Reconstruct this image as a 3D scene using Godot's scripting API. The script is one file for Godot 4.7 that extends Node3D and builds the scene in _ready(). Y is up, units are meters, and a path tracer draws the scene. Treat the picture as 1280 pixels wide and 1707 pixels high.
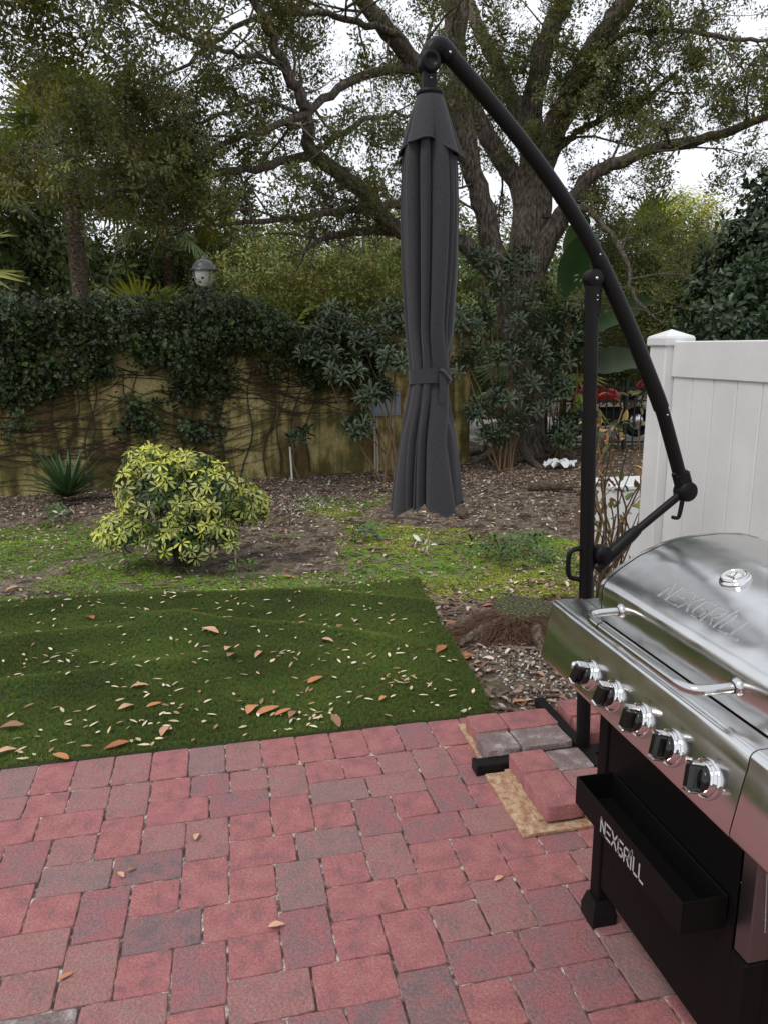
extends Node3D
# A paved patio with a grill and a folded cantilever umbrella, an artificial turf rug, a leaf-strewn yard,
# an ivy-grown wall and a big live oak. x runs along the paver rows, -z into the yard, y is up, metres.

const U := 0.0765            # paver module
var rng := RandomNumberGenerator.new()
var M := {}
var taken := {}
var gnoise := FastNoiseLite.new()

# ---------------------------------------------------------------- camera, sky, sun, exposure
func set_view() -> void:
	var pitch := 0.216285
	var yaw := 0.209257
	var roll := -0.00703794
	var f := Vector3(sin(yaw) * cos(pitch), -sin(pitch), -cos(yaw) * cos(pitch))
	var r := Vector3(cos(yaw), 0, sin(yaw))
	var u := r.cross(f)
	var rr := r * cos(roll) + u * sin(roll)
	var uu := rr.cross(f)
	var cam := Camera3D.new()
	cam.name = "camera"
	cam.transform = Transform3D(Basis(rr, uu, -f), Vector3(0, 1.7225, 0))
	cam.fov = 68.47
	cam.near = 0.05
	cam.far = 400.0
	add_child(cam)
	cam.current = true
	var env := Environment.new()
	env.background_mode = Environment.BG_SKY
	var sky := Sky.new()
	var sm := ProceduralSkyMaterial.new()
	sm.sky_top_color = Color(0.95, 0.965, 1.0)
	sm.sky_horizon_color = Color(0.97, 0.98, 1.0)
	sm.sky_curve = 0.2
	sm.ground_bottom_color = Color(0.30, 0.30, 0.28)
	sm.ground_horizon_color = Color(0.55, 0.56, 0.55)
	sm.sun_angle_max = 0.0
	sky.sky_material = sm
	env.sky = sky
	env.background_energy_multiplier = 1.15
	env.tonemap_mode = Environment.TONE_MAPPER_LINEAR
	env.tonemap_exposure = 1.0
	env.sdfgi_enabled = true
	env.ssao_enabled = true
	env.ssil_enabled = true
	var we := WorldEnvironment.new()
	we.name = "world_environment"
	we.environment = env
	add_child(we)
	var sun := DirectionalLight3D.new()
	sun.name = "sun"
	sun.light_energy = 0.5
	sun.light_angular_distance = 18.0
	sun.light_color = Color(1.0, 0.98, 0.95)
	sun.shadow_enabled = true
	add_child(sun)
	sun.look_at_from_position(Vector3(-5.0, 8.5, 3.0), Vector3.ZERO, Vector3.UP)

# ---------------------------------------------------------------- naming
func numbered(n: String) -> String:
	if not taken.has(n):
		taken[n] = 0
		return n
	taken[n] += 1
	return "%s_%03d" % [n, taken[n]]

func tag(o: Node, label: String, category: String, group := "") -> Node:
	o.set_meta("label", label)
	o.set_meta("category", category)
	if group != "":
		o.set_meta("group", group)
	return o

func thing(called: String, label: String, category: String, at := Vector3.ZERO, group := "") -> Node3D:
	var o := Node3D.new()
	o.name = numbered(called)
	add_child(o)
	o.position = at
	tag(o, label, category, group)
	return o

func origin_of(p: Node) -> Vector3:
	var v := Vector3.ZERO
	while p != self and p is Node3D:
		v += p.position
		p = p.get_parent()
	return v

# geometry is given in world coordinates; a child is shifted by its parents' places
func put_mesh(mesh: Mesh, called: String, m: Material, parent: Node = self) -> MeshInstance3D:
	var o := MeshInstance3D.new()
	o.mesh = mesh
	o.material_override = m
	if parent == self:
		o.name = numbered(called)
		add_child(o)
	else:
		o.name = called
		parent.add_child(o, true)
		o.position = -origin_of(parent)
	return o

func put(st: SurfaceTool, called: String, m: Material, parent: Node = self) -> MeshInstance3D:
	st.generate_normals()
	return put_mesh(st.commit(), called, m, parent)

func structure(o: Node) -> Node:
	o.set_meta("kind", "structure")
	return o

func stuff(o: Node) -> Node:
	o.set_meta("kind", "stuff")
	return o

func multi(called: String, mesh: Mesh, m: Material, xf: Array, colors: Array, parent: Node = self) -> MultiMeshInstance3D:
	var mm := MultiMesh.new()
	mm.transform_format = MultiMesh.TRANSFORM_3D
	mm.use_colors = not colors.is_empty()
	mm.mesh = mesh
	mm.instance_count = xf.size()
	for i in xf.size():
		mm.set_instance_transform(i, xf[i])
		if mm.use_colors:
			mm.set_instance_color(i, colors[i])
	var o := MultiMeshInstance3D.new()
	o.multimesh = mm
	o.material_override = m
	if parent == self:
		o.name = numbered(called)
		add_child(o)
	else:
		o.name = called
		parent.add_child(o, true)
		o.position = -origin_of(parent)
	stuff(o)
	return o

# ---------------------------------------------------------------- colours and textures
func lin(r: float, g: float, b: float) -> Color:
	return Color(r, g, b).linear_to_srgb()

func mat(called: String, c: Color, rough := 0.8, metal := 0.0) -> StandardMaterial3D:
	var m := StandardMaterial3D.new()
	m.resource_name = called
	m.albedo_color = c
	m.roughness = rough
	m.metallic = metal
	m.cull_mode = BaseMaterial3D.CULL_DISABLED
	M[called] = m
	return m

func leafy(called: String, rough := 0.5, back := 0.5) -> StandardMaterial3D:
	var m := mat(called, Color.WHITE, rough)
	m.vertex_color_use_as_albedo = true
	if back > 0.0:
		m.backlight_enabled = true
		m.backlight = Color(back, back, back * 0.6)
	return m

func noise_image(size: int, seed_value: int, freq: float, octaves := 4, kind := FastNoiseLite.TYPE_SIMPLEX_SMOOTH) -> PackedByteArray:
	var n := FastNoiseLite.new()
	n.seed = seed_value
	n.noise_type = kind
	n.frequency = freq
	n.fractal_octaves = octaves
	var im := n.get_seamless_image(size, size)
	im.convert(Image.FORMAT_L8)
	return im.get_data()

# colour = ramp(coarse noise), darkened and lightened by fine noise and random speckle
func ramp_texture(size: int, seed_value: int, coarse: float, stops: Array, fine := 0.15, speck := 0.12, octaves := 4) -> ImageTexture:
	var a := noise_image(size, seed_value, coarse, octaves)
	var b := noise_image(size, seed_value + 7, 0.09, 3)
	var rg := RandomNumberGenerator.new()
	rg.seed = seed_value
	var data := PackedByteArray()
	data.resize(size * size * 3)
	for i in size * size:
		var t := a[i] / 255.0
		var c: Color = stops[0][1]
		for k in range(1, stops.size()):
			if t <= stops[k][0]:
				c = (stops[k - 1][1] as Color).lerp(stops[k][1], clampf((t - stops[k - 1][0]) / maxf(stops[k][0] - stops[k - 1][0], 0.001), 0, 1))
				break
			c = stops[k][1]
		var f := 1.0 + (b[i] / 255.0 - 0.5) * 2.0 * fine + rg.randf_range(-speck, speck)
		data[i * 3] = int(clampf(c.r * f, 0, 1) * 255)
		data[i * 3 + 1] = int(clampf(c.g * f, 0, 1) * 255)
		data[i * 3 + 2] = int(clampf(c.b * f, 0, 1) * 255)
	var im := Image.create_from_data(size, size, false, Image.FORMAT_RGB8, data)
	return ImageTexture.create_from_image(im)

func bump_texture(size: int, seed_value: int, freq: float, strength: float, speck := 0.0, octaves := 4) -> ImageTexture:
	var a := noise_image(size, seed_value, freq, octaves)
	var rg := RandomNumberGenerator.new()
	rg.seed = seed_value + 3
	if speck > 0.0:
		for i in a.size():
			a[i] = clampi(a[i] + int(rg.randf_range(-speck, speck) * 255), 0, 255)
	var im := Image.create_from_data(size, size, false, Image.FORMAT_L8, a)
	im.convert(Image.FORMAT_RGBA8)
	im.bump_map_to_normal_map(strength)
	return ImageTexture.create_from_image(im)

func triplanar(m: StandardMaterial3D, scale: float, world := true) -> StandardMaterial3D:
	m.uv1_triplanar = true
	m.uv1_world_triplanar = world
	m.uv1_scale = Vector3.ONE * scale
	m.uv1_triplanar_sharpness = 4.0
	return m

func textured(called: String, tex: Texture2D, scale: float, rough := 0.85, normal: Texture2D = null, nscale := 1.0, metal := 0.0) -> StandardMaterial3D:
	var m := mat(called, Color.WHITE, rough, metal)
	m.albedo_texture = tex
	if normal:
		m.normal_enabled = true
		m.normal_texture = normal
		m.normal_scale = nscale
	return triplanar(m, scale)

func srgb8(r: int, g: int, b: int) -> Color:
	return Color(r / 255.0, g / 255.0, b / 255.0)

# ---------------------------------------------------------------- mesh helpers
func begin(smooth := true) -> SurfaceTool:
	var st := SurfaceTool.new()
	st.begin(Mesh.PRIMITIVE_TRIANGLES)
	st.set_smooth_group(0 if smooth else -1)
	return st

func tri(st: SurfaceTool, a: Vector3, b: Vector3, c: Vector3) -> void:
	st.add_vertex(a); st.add_vertex(b); st.add_vertex(c)

func quad(st: SurfaceTool, a: Vector3, b: Vector3, c: Vector3, d: Vector3) -> void:
	tri(st, a, b, c); tri(st, a, c, d)

# chamfered box, flat shaded
func box(st: SurfaceTool, c: Vector3, s: Vector3, bevel := 0.0, b := Basis.IDENTITY) -> void:
	st.set_smooth_group(-1)
	var h := s * 0.5
	var e := minf(bevel, minf(h.x, minf(h.y, h.z)) * 0.9)
	if e <= 0.0:
		var p := []
		for i in 8:
			p.append(c + b * Vector3(h.x if i & 1 else -h.x, h.y if i & 2 else -h.y, h.z if i & 4 else -h.z))
		quad(st, p[0], p[2], p[3], p[1]); quad(st, p[4], p[5], p[7], p[6])
		quad(st, p[0], p[4], p[6], p[2]); quad(st, p[1], p[3], p[7], p[5])
		quad(st, p[2], p[6], p[7], p[3]); quad(st, p[0], p[1], p[5], p[4])
		return
	var v := {}
	for i in 8:
		var sg := Vector3(1 if i & 1 else -1, 1 if i & 2 else -1, 1 if i & 4 else -1)
		for ax in 3:
			var q := Vector3(h.x - e, h.y - e, h.z - e)
			q[ax] = h[ax]
			v[i * 3 + ax] = c + b * (q * sg)
	for ax in 3:
		var a1: int = 1 << ((ax + 1) % 3)
		var a2: int = 1 << ((ax + 2) % 3)
		for sgn in 2:
			var o: int = (1 << ax) if sgn else 0
			var k := [o, o | a1, o | a1 | a2, o | a2]
			if sgn: quad(st, v[k[0] * 3 + ax], v[k[3] * 3 + ax], v[k[2] * 3 + ax], v[k[1] * 3 + ax])
			else: quad(st, v[k[0] * 3 + ax], v[k[1] * 3 + ax], v[k[2] * 3 + ax], v[k[3] * 3 + ax])
		for m1 in 2:
			for m2 in 2:
				var i0: int = (a1 if m1 else 0) | (a2 if m2 else 0)
				var i1: int = i0 | (1 << ax)
				var x1 := (ax + 1) % 3
				var x2 := (ax + 2) % 3
				if m1 == m2: quad(st, v[i0 * 3 + x1], v[i1 * 3 + x1], v[i1 * 3 + x2], v[i0 * 3 + x2])
				else: quad(st, v[i0 * 3 + x2], v[i1 * 3 + x2], v[i1 * 3 + x1], v[i0 * 3 + x1])
	for i in 8:
		var par := (1 if i & 1 else 0) + (1 if i & 2 else 0) + (1 if i & 4 else 0)
		if par % 2 == 1: tri(st, v[i * 3], v[i * 3 + 2], v[i * 3 + 1])
		else: tri(st, v[i * 3], v[i * 3 + 1], v[i * 3 + 2])

func minmax(st: SurfaceTool, a: Vector3, b: Vector3, bevel := 0.0) -> void:
	box(st, (a + b) * 0.5, (b - a).abs(), bevel)

func frame_of(d: Vector3) -> Basis:
	var y := d.normalized()
	var x := y.cross(Vector3.UP if absf(y.y) < 0.95 else Vector3.RIGHT).normalized()
	return Basis(x, y, x.cross(y))

# a tube through points; radii one per point; sections may be squashed
func tube(st: SurfaceTool, pts: Array, radii: Array, sides := 8, cap := true, squash := 1.0, bump := 0.0) -> void:
	st.set_smooth_group(0)
	var n := pts.size()
	var rings := []
	var x := Vector3.ZERO
	for i in n:
		var d: Vector3 = (pts[mini(i + 1, n - 1)] - pts[maxi(i - 1, 0)]).normalized()
		if i == 0: x = frame_of(d).x
		else: x = (x - d * x.dot(d)).normalized()
		var z := x.cross(d)
		var ring := []
		for k in sides:
			var a := TAU * k / sides
			var r: float = radii[i]
			if bump > 0.0: r *= 1.0 + bump * sin(a * 3.0 + i * 0.7) + bump * 0.7 * sin(a * 5.0 - i * 1.3)
			ring.append(pts[i] + x * cos(a) * r + z * sin(a) * r * squash)
		rings.append(ring)
	for i in n - 1:
		for k in sides:
			var k2 := (k + 1) % sides
			quad(st, rings[i][k], rings[i][k2], rings[i + 1][k2], rings[i + 1][k])
	if cap:
		st.set_smooth_group(-1)
		for k in sides:
			var k2 := (k + 1) % sides
			tri(st, pts[0], rings[0][k2], rings[0][k])
			tri(st, pts[n - 1], rings[n - 1][k], rings[n - 1][k2])

func rod(st: SurfaceTool, a: Vector3, b: Vector3, r: float, sides := 12) -> void:
	tube(st, [a, b], [r, r], sides)

# profile [radius, height] turned about the y axis of xf
func lathe(st: SurfaceTool, profile: Array, xf: Transform3D, sides := 24, smooth := true) -> void:
	st.set_smooth_group(0 if smooth else -1)
	for i in profile.size() - 1:
		for k in sides:
			var a := TAU * k / sides
			var b := TAU * (k + 1) / sides
			var p: Vector2 = profile[i]
			var q: Vector2 = profile[i + 1]
			quad(st, xf * Vector3(p.x * cos(a), p.y, p.x * sin(a)), xf * Vector3(p.x * cos(b), p.y, p.x * sin(b)),
				xf * Vector3(q.x * cos(b), q.y, q.x * sin(b)), xf * Vector3(q.x * cos(a), q.y, q.x * sin(a)))

# closed or open profile in (x, y) drawn out along z
func extrude(st: SurfaceTool, prof: Array, z0: float, z1: float, closed := true, smooth_angle := 0.6, steps := 1) -> void:
	var n := prof.size()
	var count := n if closed else n - 1
	var group := 1
	for i in count:
		var a: Vector2 = prof[i]
		var b: Vector2 = prof[(i + 1) % n]
		if i > 0:
			var pa: Vector2 = prof[i - 1]
			if absf((a - pa).angle_to(b - a)) > smooth_angle: group += 1
		st.set_smooth_group(group)
		for s in steps:
			var u0 := lerpf(z0, z1, float(s) / steps)
			var u1 := lerpf(z0, z1, float(s + 1) / steps)
			quad(st, Vector3(a.x, a.y, u0), Vector3(b.x, b.y, u0), Vector3(b.x, b.y, u1), Vector3(a.x, a.y, u1))
	if closed:
		st.set_smooth_group(-1)
		var poly := PackedVector2Array(prof)
		var idx := Geometry2D.triangulate_polygon(poly)
		for i in range(0, idx.size(), 3):
			for z in [z0, z1]:
				var p := []
				for k in 3: p.append(Vector3(poly[idx[i + k]].x, poly[idx[i + k]].y, z))
				tri(st, p[0], p[1], p[2])

func curve(pts: Array, per := 6) -> Array:
	var out := []
	for i in pts.size() - 1:
		var a: Vector3 = pts[maxi(i - 1, 0)]
		var b: Vector3 = pts[i]
		var c: Vector3 = pts[i + 1]
		var d: Vector3 = pts[mini(i + 2, pts.size() - 1)]
		for k in per: out.append(b.cubic_interpolate(c, a, d, float(k) / per))
	out.append(pts[-1])
	return out

func curve_values(v: Array, per := 6) -> Array:
	var out := []
	for i in v.size() - 1:
		for k in per: out.append(lerpf(v[i], v[i + 1], float(k) / per))
	out.append(v[-1])
	return out

func rand_dir() -> Vector3:
	var z := rng.randf_range(-1, 1)
	var a := rng.randf() * TAU
	var r := sqrt(1 - z * z)
	return Vector3(r * cos(a), z, r * sin(a))

func vary(c: Color, amount: float) -> Color:
	var f := 1.0 + rng.randf_range(-amount, amount)
	return Color(c.r * f * (1 + rng.randf_range(-amount, amount) * 0.3), c.g * f, c.b * f * (1 + rng.randf_range(-amount, amount) * 0.3))

# oblong leaflet with a blunt tip
func leaflet(st: SurfaceTool, at: Vector3, dir: Vector3, up: Vector3, length: float, width: float, edge: Color, mid: Color, droop: float) -> void:
	var d := dir.normalized()
	var side := d.cross(up).normalized()
	var n := side.cross(d).normalized()
	var rows := []
	for k in [[0.0, 0.10], [0.35, 0.70], [0.72, 1.0], [0.93, 0.62], [1.0, 0.16]]:
		var t: float = k[0]
		var c := at + d * length * t - n * length * droop * t * t
		var w: float = width * 0.5 * k[1]
		rows.append([c + side * w + n * w * 0.25, c, c - side * w + n * w * 0.25])
	st.set_smooth_group(-1)
	for i in 4:
		for h in 2:
			for q in [[i, h], [i, h + 1], [i + 1, h + 1], [i, h], [i + 1, h + 1], [i + 1, h]]:
				st.set_color(mid if q[1] == 1 and q[0] < 4 else edge)
				st.add_vertex(rows[q[0]][q[1]])

# one leaf: four faces folded about the midrib
func leaf(st: SurfaceTool, at: Vector3, dir: Vector3, up: Vector3, length: float, width: float, edge: Color, mid: Color, fold := 0.25, droop := 0.15, widest := 0.45) -> void:
	var d := dir.normalized()
	var side := d.cross(up).normalized()
	var n := side.cross(d).normalized()
	var m := at + d * length * widest
	var l1 := m + side * width * 0.5 + n * width * fold
	var r1 := m - side * width * 0.5 + n * width * fold
	var t := at + d * length - n * length * droop
	st.set_smooth_group(-1)
	for f in [[at, l1, m], [l1, t, m], [at, m, r1], [m, t, r1]]:
		for p in f:
			st.set_color(edge if (p == l1 or p == r1 or p == t) else mid)
			st.add_vertex(p)

func random_basis(scale := 1.0) -> Basis:
	return Basis(rand_dir(), rng.randf() * TAU).scaled(Vector3.ONE * scale)

func upright(scale := 1.0, tilt := 0.3) -> Basis:
	return Basis(Vector3(rng.randf_range(-1, 1), 0, rng.randf_range(-1, 1)).normalized() if true else Vector3.RIGHT, rng.randf_range(-tilt, tilt)) * Basis(Vector3.UP, rng.randf() * TAU) * Basis.from_scale(Vector3.ONE * scale)

# height of the yard's soil
func soil(x: float, z: float) -> float:
	var y := -0.045 + gnoise.get_noise_2d(x * 60.0, z * 60.0) * 0.035 + gnoise.get_noise_2d(x * 300.0, z * 300.0) * 0.012
	if z > -3.6: y = lerpf(y, -0.05, clampf((z + 3.6) / 0.4, 0, 1))
	return y
const LEAF_SPOTS := [-0.90, -4.88, -0.14, -4.46, -0.04, -4.16, -0.02, -4.06, 0.13, -4.06, 0.63, -4.27, 0.53, -4.12, -0.49, -3.79, -0.53, -3.55, -0.40, -3.55, -0.33, -3.27, -0.53, -3.19, -1.02, -3.46, -0.99, -3.23, -0.75, -3.14, 0.06, -3.38, 0.14, -3.36, 0.21, -3.33, 0.25, -3.29, 0.40, -3.63, 0.70, -3.36, 0.44, -3.18, 1.15, -3.88, 1.29, -3.87, 1.74, -4.75, 1.38, -4.40, 1.39, -3.28, 1.30, -3.86, -1.60, -5.83, -0.66, -6.18, 0.44, -5.69, -0.38, -2.35, -0.17, -2.48, 0.08, -1.99, -0.51, -1.93, 0.81, -2.04, -0.41, -2.33]

# ---------------------------------------------------------------- materials
func make_materials() -> void:
	var grit := bump_texture(512, 11, 0.06, 3.0, 0.16)
	M.paver_r = textured("paver_red", ramp_texture(512, 21, 0.011, [[0.15, srgb8(132, 92, 93)], [0.35, srgb8(149, 95, 96)], [0.6, srgb8(155, 100, 99)], [0.85, srgb8(158, 106, 104)]], 0.10, 0.22), 1.7, 0.94, grit, 0.6)
	M.paver_p = textured("paver_brown", ramp_texture(512, 22, 0.011, [[0.15, srgb8(132, 101, 99)], [0.4, srgb8(147, 102, 100)], [0.7, srgb8(145, 107, 103)], [0.9, srgb8(138, 107, 102)]], 0.10, 0.22), 1.7, 0.94, grit, 0.6)
	M.paver_u = textured("paver_purple", ramp_texture(512, 23, 0.010, [[0.15, srgb8(148, 94, 95)], [0.45, srgb8(141, 96, 98)], [0.7, srgb8(133, 98, 100)], [0.9, srgb8(126, 98, 99)]], 0.10, 0.22), 1.7, 0.94, grit, 0.6)
	M.paver_g = textured("paver_gray", ramp_texture(512, 24, 0.011, [[0.15, srgb8(144, 103, 102)], [0.45, srgb8(135, 105, 104)], [0.8, srgb8(127, 102, 101)]], 0.10, 0.22), 1.7, 0.94, grit, 0.6)
	M.paver_d = textured("paver_charcoal_blend", ramp_texture(512, 25, 0.012, [[0.15, srgb8(144, 92, 94)], [0.4, srgb8(133, 96, 97)], [0.6, srgb8(123, 97, 98)], [0.85, srgb8(112, 92, 94)]], 0.10, 0.22), 1.7, 0.94, grit, 0.6)
	M.paver_w = textured("paver_weathered", ramp_texture(512, 26, 0.012, [[0.3, srgb8(114, 98, 96)], [0.6, srgb8(128, 116, 114)], [0.85, srgb8(160, 150, 148)], [0.97, srgb8(200, 194, 190)]], 0.14, 0.18), 1.5, 0.94, grit, 0.5)
	M.sand = textured("joint_sand", ramp_texture(256, 27, 0.03, [[0.25, srgb8(62, 50, 46)], [0.45, srgb8(94, 80, 74)], [0.6, srgb8(140, 126, 118)], [0.75, srgb8(186, 174, 166)]], 0.2, 0.2), 2.0, 1.0, grit, 1.0)
	M.soil = textured("soil", ramp_texture(512, 31, 0.012, [[0.25, srgb8(70, 57, 46)], [0.45, srgb8(98, 84, 71)], [0.6, srgb8(128, 115, 101)], [0.8, srgb8(90, 82, 62)]], 0.3, 0.25), 0.55, 1.0, bump_texture(512, 32, 0.03, 6.0, 0.2), 1.0)
	M.osb = textured("strand_board", ramp_texture(256, 33, 0.03, [[0.2, srgb8(150, 112, 84)], [0.5, srgb8(172, 142, 114)], [0.8, srgb8(184, 162, 136)]], 0.14, 0.10, 4), 2.6, 0.9)
	M.osb.uv1_scale = Vector3(2.4, 2.6, 3.0)
	M.wood_edge = mat("board_edge", srgb8(190, 170, 138), 0.9)
	# steel
	var wave := bump_texture(512, 41, 0.006, 5.0, 0.0, 2)
	var steel := mat("stainless_steel", lin(0.66, 0.66, 0.65), 0.22, 1.0)
	steel.normal_enabled = true
	steel.normal_texture = wave
	steel.normal_scale = 0.30
	steel.roughness_texture = ramp_texture(256, 42, 0.02, [[0.2, Color(0.75, 0.75, 0.75)], [0.8, Color(1, 1, 1)]], 0.1, 0.05)
	triplanar(steel, 1.6)
	mat("chrome", lin(0.72, 0.72, 0.72), 0.08, 1.0)
	mat("chrome_soft", lin(0.56, 0.56, 0.55), 0.18, 1.0)
	var bl := mat("black_enamel", lin(0.006, 0.0055, 0.0055), 0.5)
	bl.metallic_specular = 0.22
	bl.normal_enabled = true
	bl.normal_texture = bump_texture(256, 43, 0.05, 1.0, 0.1)
	bl.normal_scale = 0.3
	triplanar(bl, 3.0)
	mat("black_plastic", lin(0.008, 0.008, 0.009), 0.4).metallic_specular = 0.3
	mat("black_gloss", lin(0.008, 0.008, 0.008), 0.12)
	mat("print_gray", lin(0.42, 0.41, 0.40), 0.6)
	mat("gauge_face", lin(0.62, 0.62, 0.60), 0.3)
	mat("bronze_black", lin(0.008, 0.0075, 0.0078), 0.42).metallic_specular = 0.3
	mat("steel_dull", lin(0.20, 0.20, 0.20), 0.36, 1.0)
	mat("rivet", lin(0.6, 0.6, 0.6), 0.25, 1.0)
	var fab := textured("umbrella_fabric", ramp_texture(256, 51, 0.03, [[0.2, srgb8(45, 45, 48)], [0.8, srgb8(52, 52, 55)]], 0.03, 0.04), 9.0, 0.95)
	fab.rim_enabled = true
	fab.rim = 0.25
	# vinyl
	textured("white_vinyl", ramp_texture(512, 53, 0.01, [[0.2, srgb8(214, 215, 214)], [0.9, srgb8(222, 222, 221)]], 0.008, 0.008), 0.5, 0.45)
	# plants
	leafy("oak_leaf", 0.42, 0.85)
	leafy("far_leaf", 0.55, 0.6)
	leafy("ivy_leaf", 0.4, 0.25)
	leafy("shrub_leaf", 0.42, 0.3)
	leafy("variegated_leaf", 0.45, 0.5)
	leafy("palm_leaf", 0.5, 0.7)
	leafy("banana_leaf", 0.4, 0.6)
	leafy("dry_leaf", 0.85, 0.15)
	leafy("turf_blade", 0.75, 0.3)
	leafy("moss_leaf", 0.8, 0.5)
	leafy("shell", 0.7, 0.0)
	var bark := textured("oak_bark", ramp_texture(512, 61, 0.02, [[0.25, srgb8(62, 55, 48)], [0.5, srgb8(92, 83, 74)], [0.75, srgb8(118, 110, 100)]], 0.35, 0.12), 1.2, 0.95, bump_texture(512, 62, 0.03, 8.0, 0.05), 0.8)
	bark.uv1_scale = Vector3(2.2, 0.6, 2.2)
	textured("twig_bark", ramp_texture(256, 63, 0.05, [[0.2, srgb8(70, 62, 54)], [0.8, srgb8(112, 104, 94)]], 0.3, 0.1), 2.0, 0.95)
	textured("palm_trunk", ramp_texture(256, 64, 0.04, [[0.2, srgb8(58, 48, 38)], [0.8, srgb8(110, 96, 78)]], 0.35, 0.15), 1.5, 0.95, bump_texture(256, 65, 0.06, 8.0), 1.0)
	mat("vine_stem", srgb8(62, 52, 40), 0.95)
	mat("dry_stem", srgb8(116, 92, 66), 0.95)
	# wall
	M.stucco = mat("stucco", Color.WHITE, 0.95)
	M.stucco.albedo_texture = wall_texture()
	M.stucco.normal_enabled = true
	M.stucco.normal_texture = bump_texture(512, 72, 0.05, 4.0, 0.12)
	M.stucco.normal_scale = 0.6
	mat("box_gray", srgb8(122, 132, 142), 0.55)
	mat("pvc", srgb8(224, 224, 220), 0.5)
	mat("conduit", srgb8(176, 168, 150), 0.6)
	mat("iron", lin(0.010, 0.010, 0.010), 0.5)
	mat("lamp_cap", lin(0.06, 0.065, 0.07), 0.4)
	mat("lamp_glass", srgb8(238, 238, 236), 0.3)
	mat("red_paint", lin(0.55, 0.02, 0.015), 0.3)
	mat("towel", srgb8(226, 228, 230), 0.95)
	textured("dead_wood", ramp_texture(256, 81, 0.03, [[0.2, srgb8(60, 48, 38)], [0.8, srgb8(112, 96, 78)]], 0.35, 0.15), 3.0, 0.95, bump_texture(256, 82, 0.05, 8.0), 1.0)
	textured("mossy_wood", ramp_texture(256, 83, 0.03, [[0.35, srgb8(50, 44, 40)], [0.55, srgb8(72, 68, 52)], [0.7, srgb8(94, 100, 50)], [0.9, srgb8(116, 128, 48)]], 0.3, 0.2), 5.0, 1.0, bump_texture(256, 84, 0.08, 8.0), 1.0)

# yellow stucco with brown and green runs, streaked downwards; u along the wall, v down
func wall_texture() -> ImageTexture:
	var w := 1024
	var h := 256
	var a := FastNoiseLite.new()
	a.seed = 5; a.frequency = 0.02; a.fractal_octaves = 4
	var b := FastNoiseLite.new()
	b.seed = 9; b.frequency = 0.008; b.fractal_octaves = 4
	var rg := RandomNumberGenerator.new()
	rg.seed = 77
	var data := PackedByteArray()
	data.resize(w * h * 3)
	for y in h:
		for x in w:
			var blotch := b.get_noise_2d(x * 1.0, y * 1.4)
			var broad := b.get_noise_2d(x * 0.8 + 3000, y * 0.5) + 0.4 * a.get_noise_2d(x * 0.8 + 600, y * 0.7)
			var streak := a.get_noise_2d(x * 2.2 + 12.0 * blotch, y * 0.14)
			var fine := a.get_noise_2d(x * 6.0 + 900, y * 6.0)
			var c := srgb8(158, 142, 88).lerp(srgb8(182, 170, 122), clampf(blotch * 1.2 + 0.2, 0, 1))
			c = c.lerp(srgb8(78, 60, 30), clampf(broad * 2.0 + 0.15 + streak * 0.3, 0, 0.8))
			c = c.lerp(srgb8(74, 74, 34), clampf((streak * 0.5 - blotch) * 1.6 + 0.06, 0, 0.75))
			var k := 1.0 + fine * 0.16 + rg.randf_range(-0.06, 0.06)
			var i := (y * w + x) * 3
			data[i] = int(clampf(c.r * k, 0, 1) * 255)
			data[i + 1] = int(clampf(c.g * k, 0, 1) * 255)
			data[i + 2] = int(clampf(c.b * k, 0, 1) * 255)
	return ImageTexture.create_from_image(Image.create_from_data(w, h, false, Image.FORMAT_RGB8, data))

# ---------------------------------------------------------------- ground, patio, turf
func spaced(a: float, b: float, step: float) -> Array:
	var out := []
	var n := int(round((b - a) / step))
	for i in n + 1: out.append(lerpf(a, b, float(i) / n))
	return out

func build_ground() -> void:
	var xs := [-150.0, -60.0, -25.0, -12.0] + spaced(-7.0, 9.0, 0.1) + [14.0, 25.0, 60.0, 150.0]
	var zs := [-200.0, -90.0, -40.0, -24.0, -17.0] + spaced(-13.0, -2.9, 0.1) + [0.0, 4.0, 30.0, 150.0]
	var st := begin()
	for i in xs.size() - 1:
		for j in zs.size() - 1:
			var p := []
			for q in [[i, j], [i + 1, j], [i + 1, j + 1], [i, j + 1]]:
				var x: float = xs[q[0]]
				var z: float = zs[q[1]]
				var y := soil(x, z)
				if z > -2.95: y = -0.10
				elif x < -7.05 or x > 9.05 or z < -13.05: y = -0.05
				p.append(Vector3(x, y, z))
			quad(st, p[0], p[1], p[2], p[3])
	structure(put(st, "ground", M.soil))

const TILE := [["V", 0, 0], ["S", 2, 0], ["V", 4, -1], ["S", 6, 0], ["H", 2, 2], ["H", 5, 2], ["V", 0, 3], ["S", 2, 4], ["V", 4, 4], ["S", 6, 4], ["H", 6, 6], ["H", 1, 6]]
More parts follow.
